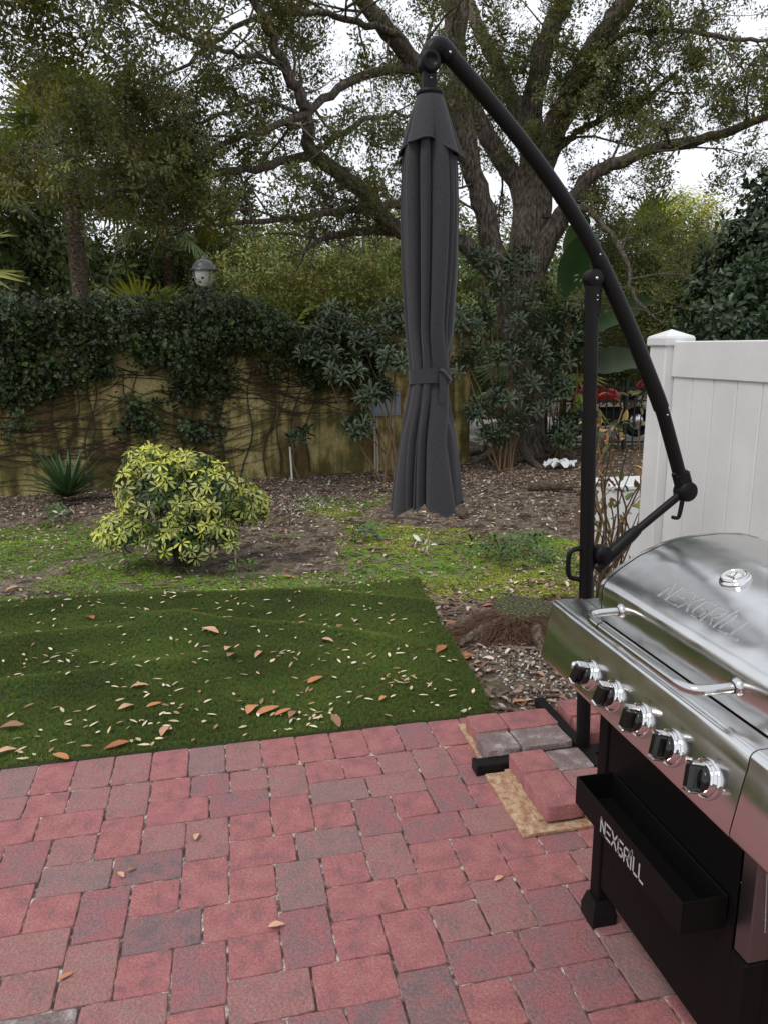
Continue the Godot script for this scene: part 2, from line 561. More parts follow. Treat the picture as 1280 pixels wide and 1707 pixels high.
# tones read from the photograph, column row tone
const TONES := "-12 3 u,-11 3 r,-9 3 p,-7 3 p,-5 3 r,-3 3 u,-1 3 p,1 3 p,3 3 r,5 3 r,7 3 p,9 3 p,11 3 r,-13 5 r,-10 5 r,-5 5 r,-2 5 u,3 5 g,6 5 p,11 5 u,-7 6 r,1 6 r,9 6 u,-11 7 u,-9 7 p,-5 7 p,-3 7 p,-1 7 r,3 7 r,5 7 u,7 7 r,11 7 r,-9 9 g,-6 9 d,-1 9 r,2 9 g,7 9 u,10 9 p,-11 10 r,-3 10 r,5 10 p,-9 11 r,-7 11 u,-5 11 r,-1 11 r,1 11 g,3 11 r,7 11 r,9 11 r,11 11 r,13 10 u,-10 13 p,-5 13 d,-2 13 r,3 13 r,6 13 r,11 13 r,-7 14 p,1 14 u,9 14 p,-9 15 p,-5 15 r,-3 15 u,-1 15 r,3 15 r,5 15 r,7 15 p,11 15 u,13 15 u,-9 17 w,-6 17 p,-1 17 p,2 17 r,7 17 u,10 17 u,-3 18 r,5 18 d,13 18 g,-1 19 u,1 19 u,3 19 d,7 19 r,9 19 u,11 19 u,11 21 r"

func paver_mesh(w: float, d: float, seed_value: int) -> ArrayMesh:
	# a pressed block: worn, slightly wavy arrises
	var r := RandomNumberGenerator.new()
	r.seed = seed_value
	var st := begin()
	var per := []
	var n := 8
	var hw := w * 0.5
	var hd := d * 0.5
	for side in 4:
		for k in n:
			var t := (float(k) / n) * 2.0 - 1.0
			var v := Vector2.ZERO
			match side:
				0: v = Vector2(t * hw, -hd)
				1: v = Vector2(hw, t * hd)
				2: v = Vector2(-t * hw, hd)
				3: v = Vector2(-hw, -t * hd)
			per.append(v)
	var rings := []
	for lv in [[0.0, -0.06], [0.0, -0.0035], [0.0012, -0.0010], [0.0038, 0.0]]:
		var ring := []
		for v in per:
			var q: Vector2 = v
			var e: float = lv[0]
			q -= Vector2(signf(q.x) * e if absf(q.x) > hw - 0.012 else 0.0, signf(q.y) * e if absf(q.y) > hd - 0.012 else 0.0)
			if absf(v.x) > hw - 0.008 and absf(v.y) > hd - 0.008: q -= v.sign() * 0.0025
			ring.append(q)
		rings.append([ring, lv[1]])
	var jit := []
	for k in per.size(): jit.append(Vector2(r.randf_range(-1, 1), r.randf_range(-1, 1)) * 0.0009)
	for k in 4: jit[r.randi() % per.size()] *= 3.0        # small chips
	var pts := []
	for rg in rings:
		var line := []
		for k in per.size():
			var q: Vector2 = rg[0][k] + jit[k]
			line.append(Vector3(q.x, rg[1], q.y))
		pts.append(line)
	for l in 3:
		for k in per.size():
			var k2 := (k + 1) % per.size()
			quad(st, pts[l][k], pts[l][k2], pts[l + 1][k2], pts[l + 1][k])
	st.set_smooth_group(-1)
	for k in per.size():
		tri(st, pts[3][k], pts[3][(k + 1) % per.size()], Vector3(0, 0.0, 0))
	st.generate_normals()
	return st.commit()

func build_patio() -> void:
	var root := Node3D.new()
	root.name = "patio"
	add_child(root)
	structure(root)
	var st := begin()
	minmax(st, Vector3(-6.0, -0.09, -3.131), Vector3(2.045, -0.0050, 1.5))
	put(st, "sand_bed", M.sand, root)
	var meshes := {}
	for t in ["S", "H", "V"]:
		for k in 3:
			var w: float = (3 if t == "H" else 2) * U - 0.0026
			var d: float = (3 if t == "V" else 2) * U - 0.0026
			meshes[t + str(k)] = paver_mesh(w, d, 100 + k + t.unicode_at(0))
	var tone := {}
	for e in TONES.split(","):
		var q := e.split(" ")
		tone[q[0] + "," + q[1]] = q[2]
	var list := []
	for k in range(-34, 18):            # header course along the turf
		var u := -8.87 + 2.013 * k
		if u > 26.0 or u * U < -6: continue
		var code := "ruprpgurprprdprpuprprrpu"
		var c := code[posmod(k + 4, code.length())]
		if k >= -3 and k <= 11: c = "ugrpprgprrrruru"[k + 3]
		list.append(["V", (u + 1.0) * U, -3.1335 + 1.5 * U, c])
	for bi in range(-11, 6):
		for bj in range(0, 8):
			for t in TILE:
				var u: int = -7 + bi * 8 + t[1]
				var v: int = 3 + bj * 8 + t[2]
				var kind: String = t[0]
				if v == 2:
					v = 3
					kind = "S"
				var w := 3 if kind == "H" else 2
				var d := 3 if kind == "V" else 2
				var cu := u + w * 0.5
				var cv := v + d * 0.5
				var x := U * (cu * 1.012 + 0.40 - 0.02 * (cv - 4.0))
				var z := -3.12 + U * (cv * 1.004 - 0.12)
				if x < -5.9 or x > 2.0 or z > 1.3: continue
				var key := "%d,%d" % [u, v]
				var c: String = tone[key] if tone.has(key) else "rrrpuprrugprd"[rng.randi() % 13]
				list.append([kind, x, z, c])
	# those in view are pieces of their own, the rest of the field is one part
	list.sort_custom(func(a, b): return view_rank(a) < view_rank(b))
	var rest := {}
	for i in list.size():
		var e = list[i]
		var tilt := Basis(Vector3(1, 0, 0), rng.randf_range(-0.006, 0.006)) * Basis(Vector3(0, 0, 1), rng.randf_range(-0.006, 0.006)) * Basis(Vector3.UP, 0.008 + rng.randf_range(-0.006, 0.006))
		var xf := Transform3D(tilt, Vector3(e[1] + rng.randf_range(-0.0007, 0.0007), rng.randf_range(-0.0016, 0.0012), e[2] + rng.randf_range(-0.0007, 0.0007)))
		var mesh: Mesh = meshes[e[0] + str(rng.randi() % 3)]
		if i < 290:
			var o := put_mesh(mesh, "paver", M["paver_" + e[3]], root)
			o.transform = xf
		else:
			if not rest.has(e[3]):
				rest[e[3]] = SurfaceTool.new()
			rest[e[3]].append_from(mesh, 0, xf)
	for c in rest:
		stuff(put_mesh(rest[c].commit(), "paver_field", M["paver_" + c], root))

func view_rank(e: Array) -> float:
	return Vector2(e[1] - 0.15, (e[2] + 2.15) * 1.35).length()

func turf_point(s: float, t: float) -> Vector3:
	# t 0 at the patio, 1 at the yard; s 0 far left, 1 at the right edge
	var wob := sin(s * 9.0 + 1.0) * 0.022 + sin(s * 23.0) * 0.010
	var xr := lerpf(1.19, 1.365, t) + sin(t * 7.0) * 0.018 + sin(t * 17.0) * 0.007
	var x := lerpf(-2.9, xr, s)
	var zf := -3.130 - absf(sin(x * 3.1)) * 0.012
	var zb := lerpf(-5.50, -5.26, s) + wob * 2.0 + 0.03 * smoothstep(0.55, 0.8, s)
	var z := lerpf(zf, zb, t)
	var y := 0.004
	# folds that never lay flat
	var lay := smoothstep(1.0, 0.88, t) * smoothstep(0.06, 0.2, t)
	y += 0.080 * pow(0.5 + 0.5 * sin((z + 5.0 - 0.62 * (x - 0.7)) * 8.5 + 0.5 * sin(x * 2.0)), 5.0) * smoothstep(0.30, 0.6, t) * smoothstep(0.35, 0.7, s) * lay
	y += 0.055 * pow(0.5 + 0.5 * sin((z + 4.3 + 0.16 * x) * 10.0 + 0.6 * sin(x * 1.7)), 4.0) * smoothstep(0.85, 0.4, s) * lay
	y += 0.012 * sin(x * 2.4 + z * 1.7) * smoothstep(0.05, 0.3, t) * smoothstep(1.0, 0.9, t)
	y += 0.010 * smoothstep(0.9, 1.0, t) * (0.5 + 0.5 * sin(s * 14.0))
	return Vector3(x, maxf(y, -0.004), z)

func build_turf() -> void:
	var root := thing("artificial_turf", "dark green artificial turf rug with folds, strewn with pale leaves beside the pavers", "turf rug", Vector3(-0.4, 0, -4.2))
	var st := begin()
	var nu := 90
	var nv := 60
	for i in nu:
		for j in nv:
			var a := turf_point(float(i) / nu, float(j) / nv)
			var b := turf_point(float(i + 1) / nu, float(j) / nv)
			var c := turf_point(float(i + 1) / nu, float(j + 1) / nv)
			var d := turf_point(float(i) / nu, float(j + 1) / nv)
			quad(st, a, d, c, b)
	for i in nu:      # selvage down to the soil, right and back edges
		var a := turf_point(float(i) / nu, 1.0)
		var b := turf_point(float(i + 1) / nu, 1.0)
		quad(st, a, a - Vector3(0, 0.06, 0), b - Vector3(0, 0.06, 0), b)
		a = turf_point(float(i) / nu, 0.0)
		b = turf_point(float(i + 1) / nu, 0.0)
		quad(st, a, b, b - Vector3(0, 0.03, 0), a - Vector3(0, 0.03, 0))
	for j in nv:
		var a := turf_point(1.0, float(j) / nv)
		var b := turf_point(1.0, float(j + 1) / nv)
		quad(st, a, b, b - Vector3(0, 0.06, 0), a - Vector3(0, 0.06, 0))
	put(st, "backing", mat("turf_backing", lin(0.024, 0.038, 0.010), 0.95), root)
	# tufts of plastic blades
	var tf := begin(false)
	var g := Color(0.115, 0.165, 0.030)
	for k in 9:
		var a := rng.randf() * TAU
		var o := Vector3(cos(a), 0, sin(a)) * rng.randf_range(0.0, 0.006)
		var lean := Vector3(rng.randf_range(-1, 1), 0, rng.randf_range(-1, 1)) * 0.009
		var side := Vector3(cos(a + 1.3), 0, sin(a + 1.3)) * 0.0011
		var h := rng.randf_range(0.011, 0.019)
		tf.set_color(vary(g, 0.35))
		tri(tf, o - side, o + side, o + lean + Vector3(0, h, 0))
	tf.generate_normals()
	var xf := []
	var cs := []
	for i in 92000:
		var s := rng.randf_range(0.12, 1.0)
		var t := rng.randf()
		var p := turf_point(s, t)
		xf.append(Transform3D(Basis(Vector3.UP, rng.randf() * TAU).scaled(Vector3.ONE * rng.randf_range(0.8, 1.25)), p))
		var patch := 1.0 + gnoise.get_noise_2d(p.x * 90.0, p.z * 90.0) * 0.5
		cs.append(Color(patch * rng.randf_range(0.7, 1.4), patch * rng.randf_range(0.8, 1.2), patch))
	multi("turf_blades", tf.commit(), M.turf_blade, xf, cs, root)

# ---------------------------------------------------------------- what lies on the ground
func flat_leaf_mesh(seed_value: int, tone: Color, curl := 0.25, arch := 0.06) -> ArrayMesh:
	# unit length leaf lying flat, six cross strips, curled at the rims
	var r := RandomNumberGenerator.new()
	r.seed = seed_value
	var st := begin()
	var n := 8
	var rows := []
	for i in n + 1:
		var t := float(i) / n
		var w := 0.21 * pow(sin(PI * pow(t, 0.85)), 0.8) + 0.004
		var bend := 0.4 * arch * sin(PI * t * 1.3) + arch * t * t + 0.012 * r.randf()
		w *= r.randf_range(0.88, 1.1)
		rows.append([Vector3(t - 0.5, bend + curl * w, -w), Vector3(t - 0.5, bend, 0), Vector3(t - 0.5, bend + curl * w * r.randf_range(0.6, 1.2), w)])
	for i in n:
		for k in 2:
			for q in [rows[i][k], rows[i][k + 1], rows[i + 1][k + 1], rows[i][k], rows[i + 1][k + 1], rows[i + 1][k]]:
				st.set_color(Color(tone.r * (1.1 if absf(q.z) < 0.01 else 1.0), tone.g, tone.b))
				st.add_vertex(q)
	st.generate_normals()
	return st.commit()

func scatter_litter() -> void:
	var mesh := flat_leaf_mesh(3, Color.WHITE, 0.5)
	var xf := []
	var cs := []
	var tones := [Color(0.26, 0.16, 0.11), Color(0.32, 0.21, 0.15), Color(0.17, 0.105, 0.07), Color(0.40, 0.31, 0.23), Color(0.54, 0.47, 0.38), Color(0.28, 0.18, 0.145), Color(0.12, 0.08, 0.06)]
	var n := 0
	while n < 30000:
		var x := rng.randf_range(-4.5, 7.5)
		var z := rng.randf_range(-12.6, -3.15)
		var back := smoothstep(-6.5, -9.5, z)
		var keep := 0.22 + 0.6 * back + 0.45 * maxf(gnoise.get_noise_2d(x * 45.0 + 50, z * 45.0), 0)
		if z > -5.2 and x > 1.15: keep = 0.75
		if z > -5.3 and x < 1.2: continue
		if x < 0.2 and z > -8.4: keep *= 0.5
		if rng.randf() > keep: continue
		n += 1
		var s := rng.randf_range(0.028, 0.062)
		xf.append(Transform3D(upright(s, 0.7), Vector3(x, soil(x, z) + rng.randf_range(0.004, 0.02), z)))
		cs.append(vary(tones[rng.randi() % tones.size()], 0.3))
	tag(multi("leaf_litter", mesh, M.dry_leaf, xf, cs), "brown and grey dead leaf litter covering the bare yard soil", "leaf litter")
	# crushed shell, chips and grit
	var st := begin(false)
	box(st, Vector3.ZERO, Vector3(1, 0.45, 0.7), 0.2)
	st.generate_normals()
	xf = []; cs = []
	for i in 5200:
		var x := rng.randf_range(-3.5, 4.5)
		var z := rng.randf_range(-10.2, -3.15)
		var kind := rng.randf()
		if kind < 0.16:
			x = 0.85 + rng.randfn() * 0.35
			z = -8.7 + rng.randfn() * 0.35
		elif kind < 0.45:
			x = 1.2 + rng.randf() * 0.85
			z = -3.18 - rng.randf() * 0.9
		if z > -5.35 and x < 1.38: continue
		var s := rng.randf_range(0.006, 0.02)
		xf.append(Transform3D(random_basis(s), Vector3(x, soil(x, z) + 0.006, z)))
		var w := rng.randf()
		cs.append(vary(Color(0.62, 0.60, 0.54) if w < 0.4 else (Color(0.32, 0.27, 0.23) if w < 0.7 else Color(0.10, 0.08, 0.07)), 0.2))
	tag(multi("shell_chips", st.commit(), M.shell, xf, cs), "white shell bits and dark bark chips scattered over the soil", "chips")
	# mulch chips and twigs by the patio corner
	st = begin(false)
	box(st, Vector3.ZERO, Vector3(1, 0.12, 0.10), 0.03)
	st.generate_normals()
	xf = []; cs = []
	for i in 900:
		var x := rng.randf_range(1.2, 2.05)
		var z := rng.randf_range(-5.0, -3.15)
		if i > 350:
			x = rng.randf_range(-3.0, 5.0)
			z = rng.randf_range(-10.0, -5.5)
		var b := Basis(Vector3.UP, rng.randf() * TAU) * Basis(Vector3(0, 0, 1), rng.randf_range(-0.15, 0.15))
		xf.append(Transform3D(b * Basis.from_scale(Vector3.ONE * rng.randf_range(0.03, 0.13)), Vector3(x, soil(x, z) + 0.012, z)))
		cs.append(vary(Color(0.16, 0.11, 0.08), 0.5))
	tag(multi("twig_mulch", st.commit(), M.shell, xf, cs), "thin brown twigs and bark strips lying on the soil", "twigs")

func sprig_mesh() -> ArrayMesh:
	var st := begin(false)
	for k in 9:
		var a := TAU * k / 9 + rng.randf_range(-0.3, 0.3)
		var d := Vector3(cos(a), rng.randf_range(0.2, 1.1), sin(a)).normalized()
		var o := Vector3(rng.randf_range(-0.5, 0.5), 0, rng.randf_range(-0.5, 0.5))
		leaf(st, o, d, Vector3.UP, rng.randf_range(0.5, 0.9), 0.34, vary(Color(0.26, 0.36, 0.05), 0.3), vary(Color(0.17, 0.25, 0.04), 0.3), 0.2, 0.1)
	st.generate_normals()
	return st.commit()

func moss_amount(x: float, z: float) -> float:
	var a := gnoise.get_noise_2d(x * 35.0 + 300, z * 35.0) + 0.5 * gnoise.get_noise_2d(x * 120.0, z * 120.0 + 80)
	var left := smoothstep(0.2, -0.9, x) * smoothstep(-8.9, -7.8, z)
	var front := smoothstep(-6.1, -5.7, z) * smoothstep(0.95, 0.2, x) * 0.8
	var right := smoothstep(0.75, 1.35, x) * smoothstep(3.4, 2.6, x) * smoothstep(-7.4, -6.6, z) * smoothstep(-4.75, -5.0, z)
	return a + maxf(maxf(left * 0.75, front * 0.55), right * 1.12) - 0.34

func scatter_moss() -> void:
	var xf := []
	var cs := []
	var tries := 0
	while xf.size() < 52000 and tries < 400000:
		tries += 1
		var x := rng.randf_range(-3.6, 3.4)
		var z := rng.randf_range(-8.9, -4.7)
		if z > -5.25 and x < 1.38: continue
		var m := moss_amount(x, z)
		if rng.randf() > clampf(m * 2.4, 0.0, 1.0): continue
		xf.append(Transform3D(upright(rng.randf_range(0.010, 0.026), 0.3), Vector3(x, soil(x, z) - 0.002, z)))
		var y := clampf(gnoise.get_noise_2d(x * 80.0, z * 80.0 + 400) + 0.5, 0, 1)
		var right := smoothstep(0.2, 1.2, x)
		cs.append(Color(0.65 + 0.4 * y + 0.45 * right * y, 0.8 + 0.3 * y + 0.1 * right, 0.8 + 0.2 * rng.randf()))
	tag(multi("ground_cover", sprig_mesh(), M.moss_leaf, xf, cs), "yellow green moss and creeping weeds growing in patches on the yard", "ground cover")

func drop_leaves() -> void:
	# pale slender leaves: nobody could count them
	var mesh := flat_leaf_mesh(9, Color.WHITE, 0.2)
	var xf := []
	var cs := []
	var tones := [Color(0.62, 0.52, 0.33), Color(0.68, 0.60, 0.42), Color(0.55, 0.44, 0.26), Color(0.48, 0.36, 0.22), Color(0.66, 0.60, 0.46), Color(0.34, 0.22, 0.13), Color(0.26, 0.16, 0.10)]
	for i in 520:
		var s := rng.randf_range(0.2, 0.985)
		var t := rng.randf()
		if i % 4 == 0: t = pow(t, 2.2)
		if i % 9 == 0:          # little drifts
			s = [0.62, 0.47, 0.80, 0.9][i % 4] + rng.randfn() * 0.015
			t = [0.10, 0.48, 0.05, 0.2][i % 4] + rng.randfn() * 0.02
		var p := turf_point(clampf(s, 0, 0.99), clampf(t, 0.01, 0.99))
		var b := upright(1.0, 0.35) * Basis.from_scale(Vector3(rng.randf_range(0.020, 0.058), 0.03, rng.randf_range(0.022, 0.040)))
		xf.append(Transform3D(b, p + Vector3(0, 0.019, 0)))
		cs.append(vary(tones[rng.randi() % tones.size()], 0.2))
	tag(multi("fallen_leaves", mesh, M.dry_leaf, xf, cs), "small pale dry leaves scattered all over the green turf", "fallen leaves")
	# large brown leaves, one by one: x, z, length, turn
	var big := [flat_leaf_mesh(31, Color(0.44, 0.20, 0.09), 0.25, 0.10), flat_leaf_mesh(32, Color(0.34, 0.13, 0.06), 0.6, -0.08), flat_leaf_mesh(33, Color(0.55, 0.34, 0.21), 0.3, 0.22), flat_leaf_mesh(34, Color(0.50, 0.30, 0.19), 0.8, 0.05), flat_leaf_mesh(35, Color(0.27, 0.15, 0.09), 0.15, 0.30), flat_leaf_mesh(36, Color(0.52, 0.24, 0.10), 0.45, 0.16)]
	var spots := LEAF_SPOTS
	var rows := {"pavers": [], "edge": [], "turf": [], "soil": []}
	for i in range(0, spots.size(), 2):
		var p := Vector2(spots[i], spots[i + 1])
		var where := "soil"
		if p.y > -3.12: where = "pavers"
		elif p.y > -3.5 and p.x < 1.2: where = "edge"
		elif p.y > -5.3 and p.x < 1.25: where = "turf"
		rows[where].append(p)
	var nth := ["first", "second", "third", "fourth", "fifth", "sixth", "seventh", "eighth", "ninth", "tenth", "eleventh", "twelfth", "thirteenth", "fourteenth"]
	for where in rows:
		rows[where].sort_custom(func(a, b): return a.x < b.x)
		for i in rows[where].size():
			var q: Vector2 = rows[where][i]
			var y := soil(q.x, q.y) + 0.012
			if where == "pavers": y = 0.005
			elif where != "soil": y = turf_height(q.x, q.y) + 0.017
			var o := put_mesh(big[rng.randi() % 6], "dead_leaf", M.dry_leaf)
			var len := rng.randf_range(0.07, 0.125)
			if where == "pavers": len = rng.randf_range(0.036, 0.050)
			o.transform = Transform3D(upright(len, 0.12), Vector3(q.x, y, q.y))
			if where == "pavers": tag(o, "small curled tan leaf on the red pavers, " + nth[i] + " from the left", "leaf", "leaves on the pavers")
			elif where == "edge": tag(o, "large orange brown leaf at the turf's paver edge, " + nth[i] + " from the left", "leaf", "large leaves along the turf edge")
			elif where == "turf": tag(o, "large orange brown leaf out on the green turf, " + nth[i] + " from the left", "leaf", "large leaves on the turf")
			else: tag(o, "orange brown leaf on the soil beyond the turf, " + nth[i] + " from the left", "leaf", "large leaves on the soil")

func turf_height(x: float, z: float) -> float:
	var s := (x + 2.9) / 4.15
	var t := (-3.13 - z) / 2.2
	var p := turf_point(s, t)
	return turf_point(s + (x - p.x) / 4.15, t + (p.z - z) / 2.2).y

# ---------------------------------------------------------------- cantilever umbrella
func build_umbrella() -> void:
	var Z := -2.70
	var root := thing("cantilever_umbrella", "folded dark grey cantilever umbrella hanging from a black arm behind the grill", "umbrella", Vector3(1.435, 0, Z))
	var black: Material = M.bronze_black
	# cross base under the weight blocks
	var st := begin()
	minmax(st, Vector3(0.945, 0.003, -2.70), Vector3(1.93, 0.047, -2.64), 0.004)
	minmax(st, Vector3(1.41, 0.003, -3.16), Vector3(1.46, 0.047, -2.70), 0.004)
	minmax(st, Vector3(1.41, 0.003, -2.64), Vector3(1.46, 0.047, -2.18), 0.004)
	put(st, "cross_base", black, root)
	st = begin()
	minmax(st, Vector3(0.938, 0.001, -2.703), Vector3(0.958, 0.05, -2.637), 0.003)
	put(st, "end_cap", M.black_plastic, root)
	# pole with a slight lean
	var a := Vector3(1.438, 0.0, Z)
	var b := Vector3(1.372, 1.97, Z)
	st = begin()
	tube(st, [a + Vector3(0, 0.04, 0), a.lerp(b, 0.745)], [0.029, 0.029], 20)
	put(st, "pole", black, root)
	st = begin()
	tube(st, [a.lerp(b, 0.745), b + Vector3(0, -0.03, 0)], [0.0262, 0.0262], 20)
	put(st, "upper_pole", black, root)
	st = begin()
	tube(st, [a.lerp(b, 0.735), a.lerp(b, 0.748)], [0.033, 0.033], 20)
	put(st, "collar", black, root)
	# slotted tongue that carries the arm
	st = begin()
	var top := b + Vector3(0.004, -0.005, 0)
	lathe(st, [Vector2(0, -0.026), Vector2(0.030, -0.026), Vector2(0.034, -0.022), Vector2(0.034, 0.022), Vector2(0.030, 0.026), Vector2(0, 0.026)], Transform3D(Basis(Vector3.RIGHT, PI / 2), top), 24)
	box(st, top + Vector3(0.004, -0.075, 0), Vector3(0.052, 0.13, 0.048), 0.010, Basis(Vector3(0, 0, 1), 0.033))
	put(st, "hinge", black, root)
	for d in [[0.0, 0.0, 0.0065], [0.006, -0.062, 0.0035], [0.006, -0.078, 0.0035]]:
		st = begin()
		lathe(st, [Vector2(0, 0.004), Vector2(d[2] * 0.8, 0.003), Vector2(d[2], 0), Vector2(d[2], -0.006)], Transform3D(Basis(Vector3.RIGHT, PI / 2), top + Vector3(d[0], d[1], 0.029)), 12)
		put(st, "rivet", M.rivet, root)
	# banana arm
	var arm := []
	for p in [[0.800, 2.690], [0.904, 2.594], [1.063, 2.439], [1.206, 2.285], [1.326, 2.134], [1.416, 1.998], [1.536, 1.79], [1.625, 1.619], [1.696, 1.477], [1.753, 1.332], [1.805, 1.194]]:
		arm.append(Vector3(p[0], p[1], Z))
	var c := curve(arm, 6)
	var cut := 34
	st = begin()
	var rr := []
	for i in cut + 1: rr.append(0.0275)
	tube(st, c.slice(0, cut + 1), rr, 20)
	put(st, "arm", black, root)
	st = begin()
	rr = []
	var low := c.slice(cut - 6, c.size() - 12)
	for i in low.size(): rr.append(0.0305 if i > 0 else 0.0285)
	tube(st, low, rr, 20)
	put(st, "arm_sleeve", black, root)
	st = begin()
	low = c.slice(c.size() - 14, c.size())
	rr = []
	for i in low.size(): rr.append(0.0265)
	tube(st, low, rr, 20)
	put(st, "arm_tail", black, root)
	for q in [[c[c.size() - 12], 0.033], [c[cut - 6], 0.030]]:
		st = begin()
		lathe(st, [Vector2(0, 0.003), Vector2(0.0035, 0.002), Vector2(0.004, -0.006)], Transform3D(Basis(Vector3.RIGHT, PI / 2), q[0] + Vector3(0, 0, q[1] - 0.002)), 10)
		put(st, "rivet", M.rivet, root)
	# head of the arm: elbow, tilt knuckle, neck
	st = begin()
	tube(st, curve([Vector3(0.812, 2.676, Z), Vector3(0.776, 2.704, Z), Vector3(0.748, 2.690, Z), Vector3(0.738, 2.655, Z)], 5), curve_values([0.033, 0.034, 0.032, 0.028], 5), 20)
	put(st, "arm_head", M.black_plastic, root)
	st = begin()
	lathe(st, [Vector2(0, -0.036), Vector2(0.024, -0.036), Vector2(0.034, -0.030), Vector2(0.036, 0.026), Vector2(0.030, 0.034), Vector2(0.020, 0.036), Vector2(0.018, 0.031), Vector2(0, 0.031)], Transform3D(Basis(Vector3.RIGHT, PI / 2), Vector3(0.738, 2.652, Z)), 28)
	put(st, "tilt_knuckle", M.black_plastic, root)
	st = begin()
	box(st, Vector3(0.739, 2.600, Z), Vector3(0.046, 0.085, 0.042), 0.008)
	put(st, "neck", M.black_plastic, root)
	st = begin()
	lathe(st, [Vector2(0, 0.003), Vector2(0.003, 0.002), Vector2(0.0035, -0.004)], Transform3D(Basis(Vector3.RIGHT, PI / 2), Vector3(0.740, 2.602, Z + 0.021)), 10)
	put(st, "rivet", M.rivet, root)
	st = begin()
	lathe(st, [Vector2(0, 0.003), Vector2(0.0045, 0.002), Vector2(0.005, -0.006)], Transform3D(Basis(Vector3.RIGHT, PI / 2), Vector3(0.803, 2.680, Z + 0.031)), 10)
	put(st, "rivet", M.rivet, root)
	st = begin()
	lathe(st, [Vector2(0, 2.570), Vector2(0.044, 2.567), Vector2(0.047, 2.562), Vector2(0.047, 2.554), Vector2(0.040, 2.548), Vector2(0, 2.548)], Transform3D(Basis.IDENTITY, Vector3(0.741, 0, Z)), 30)
	put(st, "top_plate", M.black_plastic, root)
	# crank housing at the arm's tail
	var k := Vector3(1.832, 1.138, Z)
	st = begin()
	lathe(st, [Vector2(0, -0.030), Vector2(0.034, -0.030), Vector2(0.041, -0.024), Vector2(0.041, 0.024), Vector2(0.034, 0.031), Vector2(0, 0.031)], Transform3D(Basis(Vector3.RIGHT, PI / 2), k), 28)
	box(st, k + Vector3(-0.018, 0.048, 0), Vector3(0.066, 0.075, 0.05), 0.012, Basis(Vector3(0, 0, 1), 0.36))
	put(st, "crank_housing", M.black_plastic, root)
	st = begin()
	tube(st, curve([k + Vector3(-0.018, -0.035, 0.012), k + Vector3(-0.026, -0.085, 0.014), k + Vector3(-0.034, -0.108, 0.014), k + Vector3(-0.060, -0.104, 0.014)], 4), curve_values([0.010, 0.009, 0.008, 0.008], 4), 10)
	put(st, "crank_handle", M.black_plastic, root)
	st = begin()
	lathe(st, [Vector2(0, 0.012), Vector2(0.008, 0.010), Vector2(0.010, 0), Vector2(0.008, -0.012), Vector2(0, -0.014)], Transform3D(Basis(Vector3(0, 0, 1), PI / 2 + 0.3), k + Vector3(-0.060, 0.072, 0.008)), 12)
	put(st, "lock_knob", M.black_plastic, root)
	# strut down to the pole
	st = begin()
	tube(st, [k + Vector3(-0.03, -0.02, 0), Vector3(1.60, 0.965, Z)], [0.0165, 0.0165], 16)
	put(st, "strut", black, root)
	st = begin()
	tube(st, [Vector3(1.63, 0.988, Z), Vector3(1.60, 0.965, Z), Vector3(1.45, 0.835, Z)], [0.020, 0.026, 0.028], 16)
	put(st, "strut_sleeve", black, root)
	st = begin()
	lathe(st, [Vector2(0, -0.03), Vector2(0.034, -0.03), Vector2(0.038, -0.02), Vector2(0.038, 0.02), Vector2(0.034, 0.03), Vector2(0, 0.03)], Transform3D(Basis(Vector3.RIGHT, PI / 2), Vector3(1.47, 0.895, Z + 0.005)), 22)
	put(st, "pivot_knob", M.black_plastic, root)
	# grip on the slide
	st = begin()
	var g := []
	for p in [[1.415, 0.925], [1.360, 0.922], [1.334, 0.905], [1.330, 0.860], [1.336, 0.812], [1.360, 0.798], [1.415, 0.790]]:
		g.append(Vector3(p[0], p[1], Z))
	g = curve(g, 4)
	rr = []
	for i in g.size(): rr.append(0.010)
	tube(st, g, rr, 10)
	put(st, "grip", M.black_plastic, root)
	build_canopy(root, Z)

# cloth radius round the folded canopy
func fold_radius(th: float, y: float) -> float:
	var R := 0.0
	var ys := [1.06, 1.12, 1.25, 1.42, 1.55, 1.60, 1.66, 1.80, 2.00, 2.20, 2.34, 2.42]
	var rs := [0.146, 0.142, 0.127, 0.102, 0.080, 0.074, 0.078, 0.092, 0.104, 0.107, 0.102, 0.090]
	for i in ys.size() - 1:
		if y <= ys[i + 1]:
			R = lerpf(rs[i], rs[i + 1], clampf((y - ys[i]) / (ys[i + 1] - ys[i]), 0, 1))
			break
	if R == 0.0: R = rs[-1]
	var waist := smoothstep(0.0, 0.24, absf(y - 1.60))
	var twist := 0.08 * sin(y * 3.1) + 0.30 * smoothstep(1.80, 1.60, y) * smoothstep(1.36, 1.60, y)
	var q := th + twist + 0.30 * sin(th * 2.0 + 1.0) + 0.14 * sin(th * 3.0 + y * 0.9) + 0.10 * sin(th * 5.0 + 2.0)
	# eight folded panels of uneven width, each a soft lobe with a crease, and finer creases that fade in and out
	var lobe := absf(sin(q * 4.0))
	var depth := (0.40 + 0.14 * sin(th * 3.0 + 2.0)) * lerpf(0.40, 1.0, waist)
	var lobe2 := absf(sin(q * 5.5 + 0.8 + 0.7 * sin(y * 1.9)))
	var fine := 0.17 * pow(1.0 - lobe2, 2.4) * (0.5 + 0.5 * sin(y * 2.9 + th * 2.0)) * waist
	var slack := 0.035 * sin(q * 3.0 + y * 5.0) * waist
	return R * (1.0 - depth * pow(1.0 - lobe, 1.7) - fine + slack)

func q_hem(th: float) -> float:
	return th + 0.30 * sin(th * 2.0 + 1.0) + 0.14 * sin(th * 3.0 + 1.0) + 0.10 * sin(th * 5.0 + 2.0)

